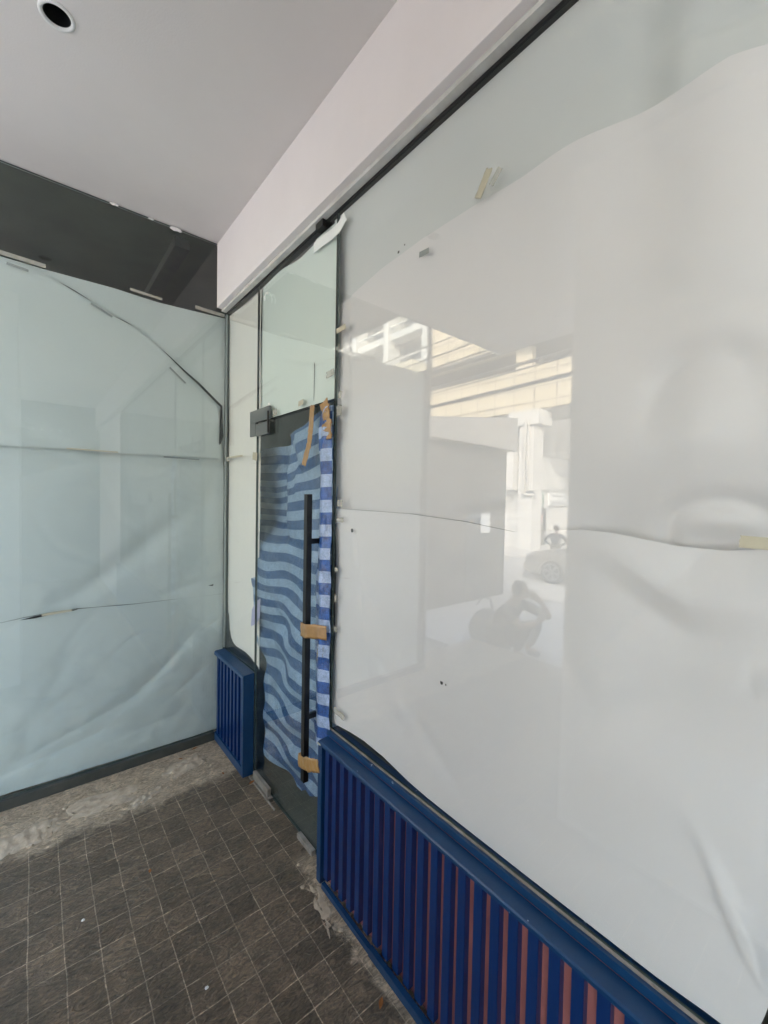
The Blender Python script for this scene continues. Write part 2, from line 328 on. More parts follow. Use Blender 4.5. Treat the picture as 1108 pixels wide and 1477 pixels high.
def step_fold(u, z, cu, cz, ang, length, width, amp):
    ca, sa = math.cos(R(ang)), math.sin(R(ang)); a = (u - cu) * ca + (z - cz) * sa; b = -(u - cu) * sa + (z - cz) * ca
    return amp * math.exp(-(a / length) ** 2) * (math.exp(-b / (width * 4)) if b > 0 else math.exp(b / width))
def crease(u, z, s, seed=0):
    n = noise.noise(Vector((u * s, z * s, seed * 3.7))); return max(0, .12 - abs(n)) / .12
def fbm(u, z, s, o=4, seed=0): return noise.fractal(Vector((u * s, z * s, seed * 7.3)), 1.0, 2.1, o)
def sheet(name, m, parent, axis, base, u0, u1, bot, top, disp, nu=80, nz=80, left=None, right=None, uvf=None):
    """cloth or paper as a grid. axis 'x': plane x=base, u is y. axis 'y': plane y=base, u is x. disp moves it away from the glass."""
    bm = bmesh.new(); vs = []; uvl = bm.loops.layers.uv.new('UVMap')
    info = {}
    for j in range(nz + 1):
        row = []
        for i in range(nu + 1):
            s, t = i / nu, j / nz; u = u0 + (u1 - u0) * s
            zb = bot(u) if callable(bot) else bot; zt = top(u) if callable(top) else top; z = zb + (zt - zb) * t
            a = left(z) if left else u0; b = right(z) if right else u1; uu = a + (b - a) * s
            d = disp(uu, z)
            v = bm.verts.new((base + d, uu, z) if axis == 'x' else (uu, base + d, z)); info[v] = (uu, z); row.append(v)
        vs.append(row)
    for j in range(nz):
        for i in range(nu):
            f = bm.faces.new((vs[j][i], vs[j][i + 1], vs[j + 1][i + 1], vs[j + 1][i]))
            for l in f.loops:
                uu, z = info[l.vert]; l[uvl].uv = (uu, uvf(uu, z)) if uvf else (uu, z)
    return link(name, bm, m, parent, smooth=True)
def pane(name, m, parent, x0, x1, y0, y1, z0, z1):
    bm = B(x0, x1, y0, y1, z0, z1); thin = 'x' if (x1 - x0) < (y1 - y0) else 'y'
    bm.normal_update()
    for f in bm.faces:
        f.material_index = 0 if abs(getattr(f.normal, thin)) > .5 else 1
    return link(name, bm, m, parent, extra=['edge'])
def strip(name, m, parent, pts, width, normal, thick=.0008, crumple=0, seed=0):
    """a strip of tape: pts = centre line, width across, pushed a little off its surface"""
    pts = [Vector(p) for p in pts]; nrm = Vector(normal); bm = bmesh.new(); rows = []
    dense = []
    for a, b in zip(pts, pts[1:]):
        k = max(2, int((b - a).length / .006))
        dense += [a.lerp(b, i / k) for i in range(k)]
    dense.append(pts[-1]); nw = 6
    for i, p in enumerate(dense):
        d = (dense[min(i + 1, len(dense) - 1)] - dense[max(i - 1, 0)]).normalized(); side = d.cross(nrm).normalized(); row = []
        endj = .15 * width * noise.noise(Vector((seed, i * .9, 3)))
        for k in range(nw + 1):
            q = k / nw - .5
            jag = d * (.004 * noise.noise(Vector((k * 1.7, seed, 1)))) if i in (0, len(dense) - 1) else Vector((0, 0, 0))
            off = crumple * noise.fractal(Vector((i * .45, k * .6, seed)), 1, 2, 3)
            row.append(bm.verts.new(p + side * (q * width * (1 + (.25 * crumple / .006 * noise.noise(Vector((i * .2, seed, 5))) if crumple else 0))) + nrm * off + jag))
        rows.append(row)
    for a, b in zip(rows, rows[1:]):
        for k in range(nw): bm.faces.new((a[k], a[k + 1], b[k + 1], b[k]))
    solid(bm, thick)
    return link(name, bm, m, parent, smooth=bool(crumple))

# ================================================================== SETTING
def struct(name, bm, m, **k): return tag(link(name, bm, m, **k), kind='structure')
# ground and street
bm = bmesh.new(); box(bm, -400, 400, -400, 400, -.9, -.70); struct('ground', bm, 'road')
struct('road', B(-13.4, -6.75, -200, 200, -.698, -.66), 'road')
struct('pavement', B(-6.6, -2.75, -60, 60, -.698, -.5), 'pave')
struct('kerb', B(-6.75, -6.6, -60, 60, -.698, -.49), 'concrete')
struct('far_pavement', B(-24, -13.4, -60, 60, -.698, -.56), 'pave')
struct('entrance_step', B(-2.75, -2.04, -6, 3.2, -.698, -.17), 'pave')
# alcove floor
bm = bmesh.new(); bm2 = None
box(bm, -2.04, 1.0, -4.2, 3.2, -.69, 0); struct('floor', bm, 'floor')
struct('interior_floor', B(1.003, 4.2, -4.2, 6.2, -.69, -.004), 'intfloor')
struct('side_room_floor', B(-.95, 1.0, 3.203, 6.2, -.69, -.006), 'intfloor')

# ceiling with the lamp hole
LX, LY = .070, 1.915
bm = bmesh.new()
outer = [bm.verts.new(p) for p in ((-2.03, -4.2, 3.3), (1.1, -4.2, 3.3), (1.1, 2.925, 3.3), (-2.03, 2.925, 3.3))]
circ = [bm.verts.new((LX + .040 * math.cos(a), LY + .040 * math.sin(a), 3.3)) for a in [2 * math.pi * k / 40 for k in range(40)]]
es = [bm.edges.new((outer[i], outer[(i + 1) % 4])) for i in range(4)] + [bm.edges.new((circ[i], circ[(i + 1) % 40])) for i in range(40)]
bmesh.ops.triangle_fill(bm, edges=es, use_beauty=True, use_dissolve=False)
cf = [f for f in bm.faces if all(v in circ for v in f.verts)]
bmesh.ops.delete(bm, geom=cf, context='FACES_ONLY')
bmesh.ops.recalc_face_normals(bm, faces=bm.faces)
ceil = struct('ceiling', bm, 'ceiling')
struct('side_room_ceiling', B(-.55, 4.2, 2.928, 6.2, 3.3, 3.4), 'soffit')
tag(link('soffit_beam', B(.70, .79, 2.99, 6.1, 3.235, 3.298), 'frame_dark'), 'dark green beam under the dark ceiling seen above the left papered glass', 'beam')

# shop building: mass above plus interior walls, keeps sun and sky out of the room
sb = thing('shop_building', (1, 0, 0), 'white shop building over the covered entrance with pink white beam above the glass', 'building')
link('canopy', B(-2.03, 1.1, -4.2, 2.96, 3.46, 3.75), 'white', sb)
link('canopy_edge', B(-2.045, -2.031, -4.2, 2.96, 3.3, 3.75), 'white', sb)
link('sun_block_mass', B(-.5, 9, -9, 12, 3.76, 4.3), 'dark_concrete', sb)  # unseen mass, added low to shade the entrance and leave the street sunlit
link('interior_wall', B(4.2, 4.35, -4.2, 6.2, -.6, 3.74), 'interior', sb)
link('interior_wall', B(-.95, 4.2, 6.2, 6.35, -.6, 3.74), 'interior', sb)
link('interior_wall', B(1.003, 1.10, -4.2, -1.6, 0, 2.884), 'beam', sb)
link('interior_wall', B(.90, 4.2, -4.35, -4.2, -.6, 3.74), 'interior', sb)
link('interior_ceiling', B(1.11, 4.2, -4.2, 2.92, 3.3, 3.4), 'soffit', sb)
bmw = bmesh.new(); box(bmw, .935, 1.10, -4.2, 2.902, 2.885, 3.299, bev=.003)
link('beam', bmw, 'beam', sb)
# chipped paint at the joint of ceiling and dark room
for i, (x, w) in enumerate(((.36, .045), (.545, .03), (.68, .075))):
    bm = bmesh.new(); n = 14; vs = []
    for k in range(n):
        a = 2 * math.pi * k / n; r = .5 * w * (1 + .6 * noise.noise(Vector((math.cos(a) * 2, math.sin(a) * 2, i * 5.1))))
        vs.append((x + r * math.cos(a), 3.287 + r * .32 * math.sin(a) - .004 * i))
    prism(bm, vs, 'y', 2.884, 2.887)
    link('paint_chip', bm, 'white', sb)

# pillar just behind the photographer, street side
pc = tag(link('square_pillar', B(-.66, -.093, .22, 1.08, 0, 3.298, bev=.006), 'beam'), 'square painted pillar between the covered entrance and the street', 'pillar')
# end wall of the covered entrance with small vent openings
ew = thing('end_wall', (-1, -4.2, 0), 'grey wall closing the far end of the covered entrance with rows of small vent openings', 'wall')
bm = bmesh.new()
cells = {}
X0, X1, Z0, Z1 = -2.03, .998, 0, 3.298
holes = []
for k in range(5): holes += [(-.02 + k * .13, .005 + k * .13, 2.65, 2.675), (-.02 + k * .13, .012 + k * .13, 2.79, 2.82)]
for k in range(7): holes += [(-.0 + k * .12, .02 + k * .12, 1.1, 1.125)]
for k in range(4): holes += [(.1 + k * .12, .12 + k * .12, 1.24, 1.26)]
xs = sorted({X0, X1, *[h[0] for h in holes], *[h[1] for h in holes]}); zs = sorted({Z0, Z1, *[h[2] for h in holes], *[h[3] for h in holes]})
for a, b in zip(xs, xs[1:]):
    for c, d in zip(zs, zs[1:]):
        mxx, mzz = (a + b) / 2, (c + d) / 2
        if any(h[0] < mxx < h[1] and h[2] < mzz < h[3] for h in holes): continue
        v = [bm.verts.new(p) for p in ((a, -4.2, c), (b, -4.2, c), (b, -4.2, d), (a, -4.2, d))]; bm.faces.new(v[::-1])
bmesh.ops.remove_doubles(bm, verts=bm.verts, dist=1e-5)
solid(bm, .06)
link('wall', bm, 'dark_concrete', ew)

# recessed downlight
dl = thing('recessed_downlight', (LX, LY, 3.3), 'round recessed ceiling lamp with white rim, unlit', 'ceiling lamp')
bm = bmesh.new(); n = 40; prof = [(.040, 3.31), (.040, 3.297), (.043, 3.294), (.051, 3.2945), (.053, 3.2975), (.053, 3.2998)]
rings = [[bm.verts.new((LX + r * math.cos(2 * math.pi * k / n), LY + r * math.sin(2 * math.pi * k / n), z)) for k in range(n)] for r, z in prof]
for a, b in zip(rings, rings[1:]):
    for k in range(n): bm.faces.new((a[k], b[k], b[(k + 1) % n], a[(k + 1) % n]))
link('rim', bm, 'white', dl, smooth=True)
bm = bmesh.new(); prof = [(.0398, 3.302), (.036, 3.36), (.034, 3.40)]
rings = [[bm.verts.new((LX + r * math.cos(2 * math.pi * k / n), LY + r * math.sin(2 * math.pi * k / n), z)) for k in range(n)] for r, z in prof]
for a, b in zip(rings, rings[1:]):
    for k in range(n): bm.faces.new((a[k], b[k], b[(k + 1) % n], a[(k + 1) % n]))
bm.faces.new(rings[-1]); link('recess', bm, 'blackhole', dl, smooth=True)
bm = bmesh.new(); bmesh.ops.create_uvsphere(bm, u_segments=20, v_segments=10, radius=.021); bmesh.ops.translate(bm, verts=bm.verts, vec=(LX, LY, 3.375)); link('bulb', bm, 'lens', dl, smooth=True)

# ================================================================== SHOPFRONT GLAZING (plane x = 1)
sf = thing('glass_shopfront', (1, 1.5, 0), 'frameless glass shopfront with glass door under the pink white beam', 'shop window')
GX0, GX1 = 1.0, 1.010
pane('side_pane', 'glass', sf, GX0, GX1, 2.387, 2.895, .615, 2.872)
pane('transom_pane', 'glass', sf, GX0, GX1, 1.563, 2.381, 2.078, 2.872)
pane('main_pane', 'glass', sf, GX0, GX1, -1.6, 1.556, .642, 2.872)
door = pane('glass_door', 'glass_door', sf, GX0, GX1, 1.565, 2.379, .012, 2.070)
for a, b in ((2.3805, 2.3865), (1.5565, 1.5625)):
    link('joint_seal', B(GX0 + .001, GX1 - .001, a, b, 2.08 if a > 2 else .66, 2.872), 'rubber', sf)
link('top_channel', B(.966, .996, -1.6, 2.9, 2.868, 2.8845), 'channel', sf)
link('gasket', B(.9965, 1.03, -1.6, 2.9, 2.858, 2.8842), 'rubber', sf)
link('corner_seal', B(.992, 1.004, 2.893, 2.899, .62, 2.857), 'tape_grey', sf)
link('sill', B(.984, 1.035, -1.6, 1.553, .618, .6405), 'blue', sf)
link('sill_bead', B(.994, .999, -1.6, 1.553, .641, .646), 'alu', sf)
# handle with two stand-offs
h = link('door_handle', B(.922, .948, 1.647, 1.675, .375, 1.665, bev=.002), 'black', door)
link('handle_bracket', B(.947, .9985, 1.652, 1.670, 1.445, 1.468, bev=.001), 'black', door)
link('handle_bracket', B(.947, .9985, 1.652, 1.670, .655, .678, bev=.001), 'black', door)
# patch fitting at top hinge corner
pf = link('patch_fitting', B(.985, .9985, 2.19, 2.452, 2.074, 2.145, bev=.0015), 'steel', sf)
link('fitting_arm', B(.985, .9985, 2.372, 2.452, 2.0, 2.073, bev=.0015), 'steel', sf)
link('hinge_plate', B(.983, .9985, 2.205, 2.362, 1.995, 2.063, bev=.0015), 'steel', door)
link('hinge_pin', tube(bmesh.new(), [(.981, 2.192, 2.00), (.981, 2.192, 2.115)], .005, 12), 'black', sf)
link('floor_patch_plate', B(.972, 1.0, 2.12, 2.36, .002, .010), 'alu', sf)
link('floor_rail', B(.966, .972, 2.03, 2.37, .002, .012), 'alu', sf)
link('floor_bracket', B(.978, .9975, 2.14, 2.34, .0105, .052, bev=.001), 'alu', sf)
link('floor_bracket', B(.976, .9975, 1.66, 1.80, .002, .026, bev=.001), 'alu', sf)

# ================================================================== LEFT GLASS WALL (plane y = 2.9)
lw = thing('glass_side_wall', (0, 2.9, 0), 'tall green tinted glass wall covered by paper at the end of the covered entrance', 'glass wall')
pane('glass_pane', 'glass_left', lw, -.90, .992, 2.9, 2.910, .06, 3.295)
bm = bmesh.new(); box(bm, -.93, .935, 2.885, 2.93, .001, .055, bev=.002); link('base_frame', bm, 'frame_dark', lw)
link('end_post', B(-.935, -.902, 2.893, 2.925, .056, 3.295), 'steel', lw)
# glass return wall further back (low) that closes the side room
rw = tag(link('return_wall', B(-.95, -.90, 2.94, 6.2, -.6, 2.82), 'interior'), 'low dark wall behind the papered glass side wall', 'wall')

# ---- papers behind the left wall
def dl1(u, z):
    d = .008 + .006 * fbm(u, z, 2.2, 3, 1) + .006 * G(z, 2.3, .25) * G(u, 0, .35)
    d += fold(u, z, -.1, 2.02, 160, .22, .05, -.010) + fold(u, z, .1, 1.93, 175, .5, .03, .010)
    d += .008 * fold(u, z, .85, 2.55, 50, .3, .03, 1)
    d += .010 * S(z, 2.0, 1.90) + .006 * fbm(u, z * .7, 6, 3, 5) * S(z, 2.3, 1.9)
    return max(.003, d + .006)
topL = pl([(-.9, 2.86), (-.125, 2.838), (.05, 2.835), (.35, 2.838), (.6, 2.828), (.99, 2.842)])
seam1 = pl([(-.9, 1.84), (-.13, 1.885), (.2, 1.895), (.3, 1.888), (.5, 1.892), (.99, 1.90)])
seam2 = pl([(-.9, .96), (-.14, .972), (-.04, .985), (.05, .992), (.18, .998), (.45, .985), (.99, .98)])
botL = pl([(-.9, .062), (.3, .060), (.7, .056), (.99, .055)])
# diagonal overlap: cut line from the top left to the slit near the corner
diag = pl([(-.9, 2.83), (-.02, 2.822), (.10, 2.785), (.255, 2.722), (.36, 2.672), (.46, 2.64), (.58, 2.565), (.66, 2.50), (.74, 2.43), (.82, 2.37), (.90, 2.30), (.966, 2.245), (.975, 2.03), (.99, 2.0)])
p = sheet('paper_sheet', 'paper_blue', None, 'y', 2.915, -.86, .999, lambda u: seam1(u) - .05, topL, lambda u, z: dl1(u, z) + .004, 90, 60)
tag(p, 'topmost pale blue paper of the left glass wall, below the dark gap', 'paper sheet', 'papers covering the glass')
def dl2(u, z):
    d = .002 + .008 * S(u, .6, .9) * G(z, diag(u), .07) + .004 * fbm(u, z, 3, 3, 2) + .006
    d += .008 * G(u, .93, .06) * G(z, 2.12, .08) + fold(u, z, -.05, 2.0, 150, .2, .04, .008)
    d += fold(u, z, .93, 2.1, 70, .1, .012, -.006)
    return max(.0015, d)
p2 = sheet('paper_sheet', 'paper_blue', None, 'y', 2.912, -.86, .978, seam1, diag, dl2, 110, 60)
tag(p2, 'paper with a diagonal cut edge on the left glass wall', 'paper sheet', 'papers covering the glass')
# dark slit line: open lip of the cut edge
for a, b, wmax in ((.60, .966, .012), (.11, .25, .0035), (.36, .46, .0025)):
    bm = bmesh.new(); n = 24; top_, bot_ = [], []
    for i in range(n + 1):
        u = a + (b - a) * i / n; w = wmax * (math.sin(math.pi * min(1, i / n * .62)) if wmax > .01 else math.sin(math.pi * i / n))
        top_.append(bm.verts.new((u + w * .7, 2.9112, diag(u) + w))); bot_.append(bm.verts.new((u, 2.9112, diag(u) - .001)))
    for i in range(n): bm.faces.new((bot_[i], bot_[i + 1], top_[i + 1], top_[i]))
    if a > .5:
        v = [bm.verts.new(q) for q in ((.979, 2.9112, 2.252), (.985, 2.9112, 2.05), (.972, 2.9112, 2.0), (.958, 2.9112, 1.99))]; bm.faces.new([bot_[-1], top_[-1]] + v)
    link('slit', bm, 'rubber', p2)
def dl3(u, z):
    d = .006 + .008 * fbm(u, z, 1.8, 3, 8) + .010 * S(z, 1.82, 1.89)
    d += fold(u, z, .55, 1.36, 38, .30, .06, .024) + fold(u, z, .25, 1.12, 28, .34, .05, .010) + fold(u, z, .9, 1.62, 75, .3, .05, .008)
    d += fold(u, z, .8, 1.06, 12, .25, .03, .008) + step_fold(u, z, .1, 1.78, 20, .25, .03, .008)
    d += .0035 * fbm(u, z, 9, 3, 4) * S(z, 1.3, 1.0)
    d += .002 * crease(u, z, 2.6, 17)
    return max(.001, d + .008)
p3 = sheet('paper_sheet', 'paper_blue', None, 'y', 2.918, -.86, .999, lambda u: seam2(u), lambda u: seam1(u) + .02, dl3, 110, 80)
tag(p3, 'pale paper band between the two horizontal seams of the left wall', 'paper sheet', 'papers covering the glass')
def dl4(u, z):
    d = .010 + .009 * fbm(u, z, 1.8, 3, 12)
    d += step_fold(u, z, .7, .62, 48, .35, .018, .010) + step_fold(u, z, .55, .48, 40, .3, .016, .010) + step_fold(u, z, .82, .45, 35, .25, .02, .007)
    d += step_fold(u, z, .3, .35, 20, .35, .02, .010) + fold(u, z, .85, .80, 150, .08, .012, .008) + fold(u, z, .92, .78, 30, .06, .010, .008)
    d += step_fold(u, z, .1, .62, 60, .3, .03, .006) + .006 * fbm(u, z, 7, 4, 3) * S(z, .95, .5)
    d += step_fold(u, z, .05, .2, 12, .4, .012, .006) + step_fold(u, z, .62, .22, 8, .2, .012, .007)
    d += .003 * crease(u, z, 3.0, 7) + .0022 * crease(u + z * .5, z * 1.2, 5.5, 8) * S(z, .9, .5)
    return max(.001, d + .004)
p4 = sheet('paper_sheet', 'paper_blue', None, 'y', 2.912, -.86, .999, botL, seam2, dl4, 120, 100)
tag(p4, 'wrinkled lowest pale paper of the left glass wall above the dark base frame', 'paper sheet', 'papers covering the glass')
def gapstrip(pts, y, parent, name='torn_gap_shade'):  # black strip painting the shade inside a gap in the paper
    bm = bmesh.new(); prism(bm, pts, 'y', y, y + .0006); return link(name, bm, 'rubber', parent)
gapstrip([(-.06, .978), (.0, .990), (.06, .995), (.055, .985), (.0, .978)], 2.9108, p4)
gapstrip([(.12, .992), (.20, 1.003), (.17, .994)], 2.9108, p4)
gapstrip([(.895, 1.05), (.93, 1.058), (.925, 1.045)], 2.9108, p4)
# tapes on the left wall (belong to their sheets)
def ltape(par, m, x0, z0, x1, z1, w, y=2.8990):
    return strip('tape', m, par, [(x0, y, z0), (x1, y, z1)], w, (0, -1, 0), .0006, 0)
ltape(p, 'tape_grey', -.10, 2.800, -.015, 2.790, .013); ltape(p, 'tape_grey', .25, 2.706, .352, 2.660, .012); ltape(p, 'tape_grey', .652, 2.437, .745, 2.357, .012)
ltape(p, 'tape_clear', -.25, 2.850, .055, 2.838, .022); ltape(p, 'tape_clear', .44, 2.846, .61, 2.838, .016); ltape(p, 'tape_clear', .80, 2.850, .985, 2.846, .022)
ltape(p3, 'tape_pale', .14, 1.893, .38, 1.892, .007); ltape(p3, 'tape_grey', .62, 1.884, .83, 1.882, .008)
ltape(p4, 'tape_pale', .03, .993, .16, 1.001, .012)

# ---- papers behind the side pane
def dsp(u, z):
    return max(.001, .010 + .005 * fbm(u, z, 2.5, 3, 21) + .006 * G(u, 2.42, .03) * S(z, 1.2, .8) + fold(u, z, 2.7, 2.2, 60, .3, .03, .004))
ps = sheet('paper_sheet', 'paper_warm', None, 'x', 1.012, 2.384, 2.91, 1.90, lambda u: 2.85 - .008 * math.sin((u - 2.39) * 9), dsp, 40, 60)
tag(ps, 'upper cream white paper in the narrow pane beside the door', 'paper sheet', 'papers covering the glass')
bot_s = pl([(2.39, .622), (2.44, .640), (2.50, .662), (2.58, .672), (2.66, .668), (2.74, .664), (2.80, .672), (2.84, .70), (2.868, .75), (2.893, .85)])
ps2 = sheet('paper_sheet', 'paper_warm', None, 'x', 1.014, 2.384, 2.91, bot_s, 1.905, lambda u, z: dsp(u, z) + .002, 50, 80)
tag(ps2, 'lower cream paper in the narrow pane above the small blue panel', 'paper sheet', 'papers covering the glass')
bm = bmesh.new(); prism(bm, [(2.335, 1.06), (2.34, .95), (2.39, .90), (2.47, .865), (2.455, .97), (2.40, 1.03)], 'x', 1.0103, 1.0108)
tag(link('lilac_card', bm, 'lilac'), 'small lilac torn card stuck at the joint between narrow pane and glass door', 'card')
strip('tape', 'tape_pale', ps2, [(.9990, 2.60, 1.902), (.9990, 2.893, 1.905)], .010, (-1, 0, 0))
strip('tape', 'tape_clear', ps2, [(.9985, 2.82, 1.895), (.9985, 2.895, 1.895)], .03, (-1, 0, 0), .0008, .002, 3)
strip('tape', 'tape_pale', ps2, [(.9985, 2.375, 1.88), (.9985, 2.44, 1.89)], .045, (-1, 0, 0), .0008, .003, 8)

# ---- transom paper: two widths
pt = sheet('paper_sheet', 'paper_green', None, 'x', 1.014, 1.755, 2.43, 2.082, lambda u: 2.838 + .02 * S(u, 1.95, 2.38) - .009 * math.sin(u * 14), lambda u, z: .006 + .022 * S(u, 2.372, 2.388) + .003 * fbm(u, z, 2, 3, 31), 50, 50)
tag(pt, 'pale green paper above the glass door, wider left piece', 'paper sheet', 'papers covering the glass')
pt2 = sheet('paper_sheet', 'paper_green', None, 'x', 1.012, 1.566, 1.766, 2.082, 2.845, lambda u, z: .004 + .004 * S(u, 1.7, 1.57) + .003 * fbm(u, z, 2, 3, 33), 30, 50)
tag(pt2, 'pale green paper above the glass door, narrow right piece', 'paper sheet', 'papers covering the glass')
link('torn_gap_shade', prism(bmesh.new(), [(1.757, 2.10), (1.757, 2.28), (1.752, 2.27), (1.754, 2.12)], 'x', 1.0105, 1.0110), 'rubber', pt2)
st = strip('white_sticker', 'sticker', None, [(.9975, 1.752, 2.795), (.9975, 1.66, 2.792), (.9975, 1.60, 2.787), (.9975, 1.545, 2.79), (.9975, 1.50, 2.815)], .046, (-1, 0, 0), .002)
tag(st, 'long white sticker across the joint at the top of the pane above the door', 'sticker')
for i, (y, z, dy, w, m) in enumerate(((2.15, 2.10, .05, .05, 'tape_clear'), (1.86, 2.105, .05, .035, 'tape_pale'), (1.60, 2.19, .06, .04, 'tape_clear'), (2.22, 2.14, .02, .07, 'sticker'))):
    strip('tape', m, pt, [(.9990, y + dy / 2, z), (.9990, y - dy / 2, z + .004)], w * .7, (-1, 0, 0), .0008, .003, 40 + i)
link('hook', tube(bmesh.new(), [(.998, 2.245, 2.765), (.985, 2.245, 2.76), (.978, 2.245, 2.74), (.980, 2.245, 2.72)], [.008, .006, .005, .003], 10), 'sticker', sf)
link('rail_clip', B(.975, .9985, 1.64, 1.70, 2.835, 2.866, bev=.001), 'rubber', sf)

# ---- papers behind the main pane (right)
YR = -1.2
def dm1(u, z):
    d = .030 + .010 * math.sin(u * 9.5 + 1.2 * z) * S(u, 1.4, .6) * .8 + .010 * fbm(u, z, 1.8, 3, 41)
    d += .016 * G(u, .40, .06) - .012 * G(u, .31, .05) + fold(u, z, .24, 2.60, 200, .10, .02, .014)
    return .004 + max(.01, d) * S(z, 2.865, 2.70)
pm1 = sheet('paper_sheet', 'paper_back', None, 'x', 1.014, YR, 1.61, 2.35, 2.866, dm1, 160, 40)
tag(pm1, 'greyish paper at the very top of the large pane, behind the rest', 'paper sheet', 'papers covering the glass')
top2 = pl([(-1.2, 2.48), (.1, 2.475), (.18, 2.486), (.235, 2.503), (.30, 2.506), (.342, 2.512), (.45, 2.527), (.54, 2.534), (.66, 2.538), (.804, 2.540), (1.07, 2.545), (1.3, 2.53), (1.56, 2.49)])
seamM = pl([(-1.2, 1.58), (.1, 1.568), (.145, 1.571), (.22, 1.560), (.30, 1.562), (.36, 1.572), (.42, 1.582), (.483, 1.585), (.60, 1.575), (.674, 1.566), (.85, 1.585), (1.1, 1.60), (1.52, 1.604)])
def dm2(u, z):
    d = .013 + .010 * fbm(u, z, 1.5, 3, 51) * S(z, 2.55, 2.2)
    d += .013 * math.sin(u * 19 + .3) * G(u, .38, .30) * S(z, 1.7, 2.3)
    # arch-shaped buckles above the seam, right side
    r1 = math.hypot((u - .265) / .085, (z - 1.83) / .11); d += -.030 * math.exp(-(r1 - 0) ** 2 * 1.6) + .013 * G(r1, 1.15, .26) * S(z, 1.78, 1.95) * (1 + fbm(u, z, 9, 2, 5)) + .03 * G(u, .28, .12) * G(z, 1.85, .12)
    r2 = math.hypot((u - .235) / .080, (z - 1.585) / .065); d += -.024 * math.exp(-r2 ** 2 * 1.6) * S(z, 1.565, 1.63) + .013 * G(r2, 1.2, .26) * (1 + fbm(u, z, 9, 2, 6))
    r3 = math.hypot((u - .36) / .10, (z - 1.80) / .08); d += -.006 * math.exp(-r3 ** 2)
    d += .052 * S(z, 1.80, 1.575) * S(u, .62, .36) + .012 * S(z, 1.66, 1.575) * G(u, .42, .05)
    d += fold(u, z, .8, 1.61, 172, .12, .02, .012) + .005 * G(u, 1.51, .02)
    d += fold(u, z, .30, 2.15, 200, .25, .05, -.008)
    d += .0035 * crease(u, z, 2.2, 2) * S(noise.noise(Vector((u * 2, z * 2, 4))), -.1, .5) + .0012 * fbm(u, z, 11, 3, 78)
    return max(.0015, d + .006)
pm2 = sheet('paper_sheet', 'paper', None, 'x', 1.013, YR, 1.605, lambda u: seamM(u) - .06 * S(u, .6, .45), top2, lambda u, z: dm2(u, z) + .003 * S(u, .6, .5), 260, 110)
tag(pm2, 'white paper over the upper half of the large pane, arched creases at right', 'paper sheet', 'papers covering the glass')
bot3 = pl([(-1.2, .668), (.0, .668), (.16, .668), (.25, .663), (.60, .663), (.80, .664), (.95, .666), (1.05, .672), (1.12, .682), (1.2, .692), (1.32, .697), (1.42, .690), (1.50, .680), (1.545, .675)])
crest = pl([(-1, 1.45), (.13, 1.475), (.18, 1.45), (.22, 1.445), (.27, 1.44), (.33, 1.465), (.40, 1.51), (.48, 1.56)])
def dm3(u, z):
    d = .010 + .010 * fbm(u, z, 1.4, 3, 61) * S(z, .7, 1.0)
    # top edge leans outwards then falls back: bright lobe below the seam
    cz = crest(u); d += .032 * S(z, cz, cz + .13) * S(u, .50, .32) + .030 * S(z, cz + .02, cz - .07) * G(u, .29, .15) * S(z, 1.0, 1.3)
    d += step_fold(u, z, .34, 1.44, 128, .18, .02, .012)
    d += fold(u, z, .37, 1.16, 150, .14, .05, .016) + fold(u, z, 1.25, 1.02, 20, .25, .03, .003) + fold(u, z, 1.38, 1.3, 80, .3, .02, .004)
    d += fold(u, z, .17, 1.335, 95, .02, .008, .004) + fold(u, z, .165, 1.30, 60, .012, .006, .004)
    d += fold(u, z, .155, .84, 62, .12, .016, -.02) + .022 * G(u, .115, .02) * S(z, 1.3, .9) + fold(u, z, .19, .885, 0, .02, .004, -.006)
    d += .016 * S(z, .76, .68) * G(u, .17, .06) + fold(u, z, .9, .78, 35, .2, .03, .006)
    d += .006 * fbm(u, z, 5, 3, 67) * G(u, 1.25, .3) * G(z, .95, .3)
    d += .0035 * crease(u, z, 2.6, 5) * S(noise.noise(Vector((u * 2, z * 2, 9))), -.1, .5) + .0015 * fbm(u, z, 11, 3, 77)
    return .0008 + max(.001, d) * (.12 + .88 * S(z, .66, .86))
pm3 = sheet('paper_sheet', 'paper', None, 'x', 1.0115, .09, 1.60, lambda u: bot3(u) - .014, seamM, dm3, 260, 110, left=pl([(.64, .146), (.68, .134), (.72, .124), (.78, .112), (.9, .096), (1.6, .091)]))
tag(pm3, 'white paper over the lower half of the large pane, above the blue panel', 'paper sheet', 'papers covering the glass')
# pin holes and small tears, tapes
def hole(par, y, z, r, s):
    bm = bmesh.new(); pts = [(y + r * math.cos(a) * (1 + .5 * noise.noise(Vector((a, s, 0)))), z + r * math.sin(a) * (1 + .6 * noise.noise(Vector((a, s, 4))))) for a in [2 * math.pi * k / 9 for k in range(9)]]
    prism(bm, pts, 'x', 1.0106, 1.0109); link('torn_gap_shade', bm, 'rubber', par)
hole(pm3, .918, 1.062, .006, 1); hole(pm3, .90, 1.062, .003, 2); hole(pm3, 1.43, 1.518, .009, 3); hole(pm2, 1.172, 2.533, .005, 4); hole(pm2, 1.14, 2.545, .003, 5)
def mt(par, m, y0, z0, y1, z1, w, s, x=.9988, cr=0): return strip('tape', m, par, [(x, y0, z0), (x, y1, z1)], w, (-1, 0, 0), .0007, cr, s)
mt(pm2, 'tape_pale', .812, 2.527, .772, 2.590, .026, 60, cr=.002); mt(pm2, 'tape_clear', .765, 2.540, .735, 2.572, .020, 61)
mt(pm2, 'tape_pale', 1.553, 2.36, 1.485, 2.362, .022, 62)
mt(pm3, 'tape_pale', .185, 1.585, .12, 1.583, .022, 63)
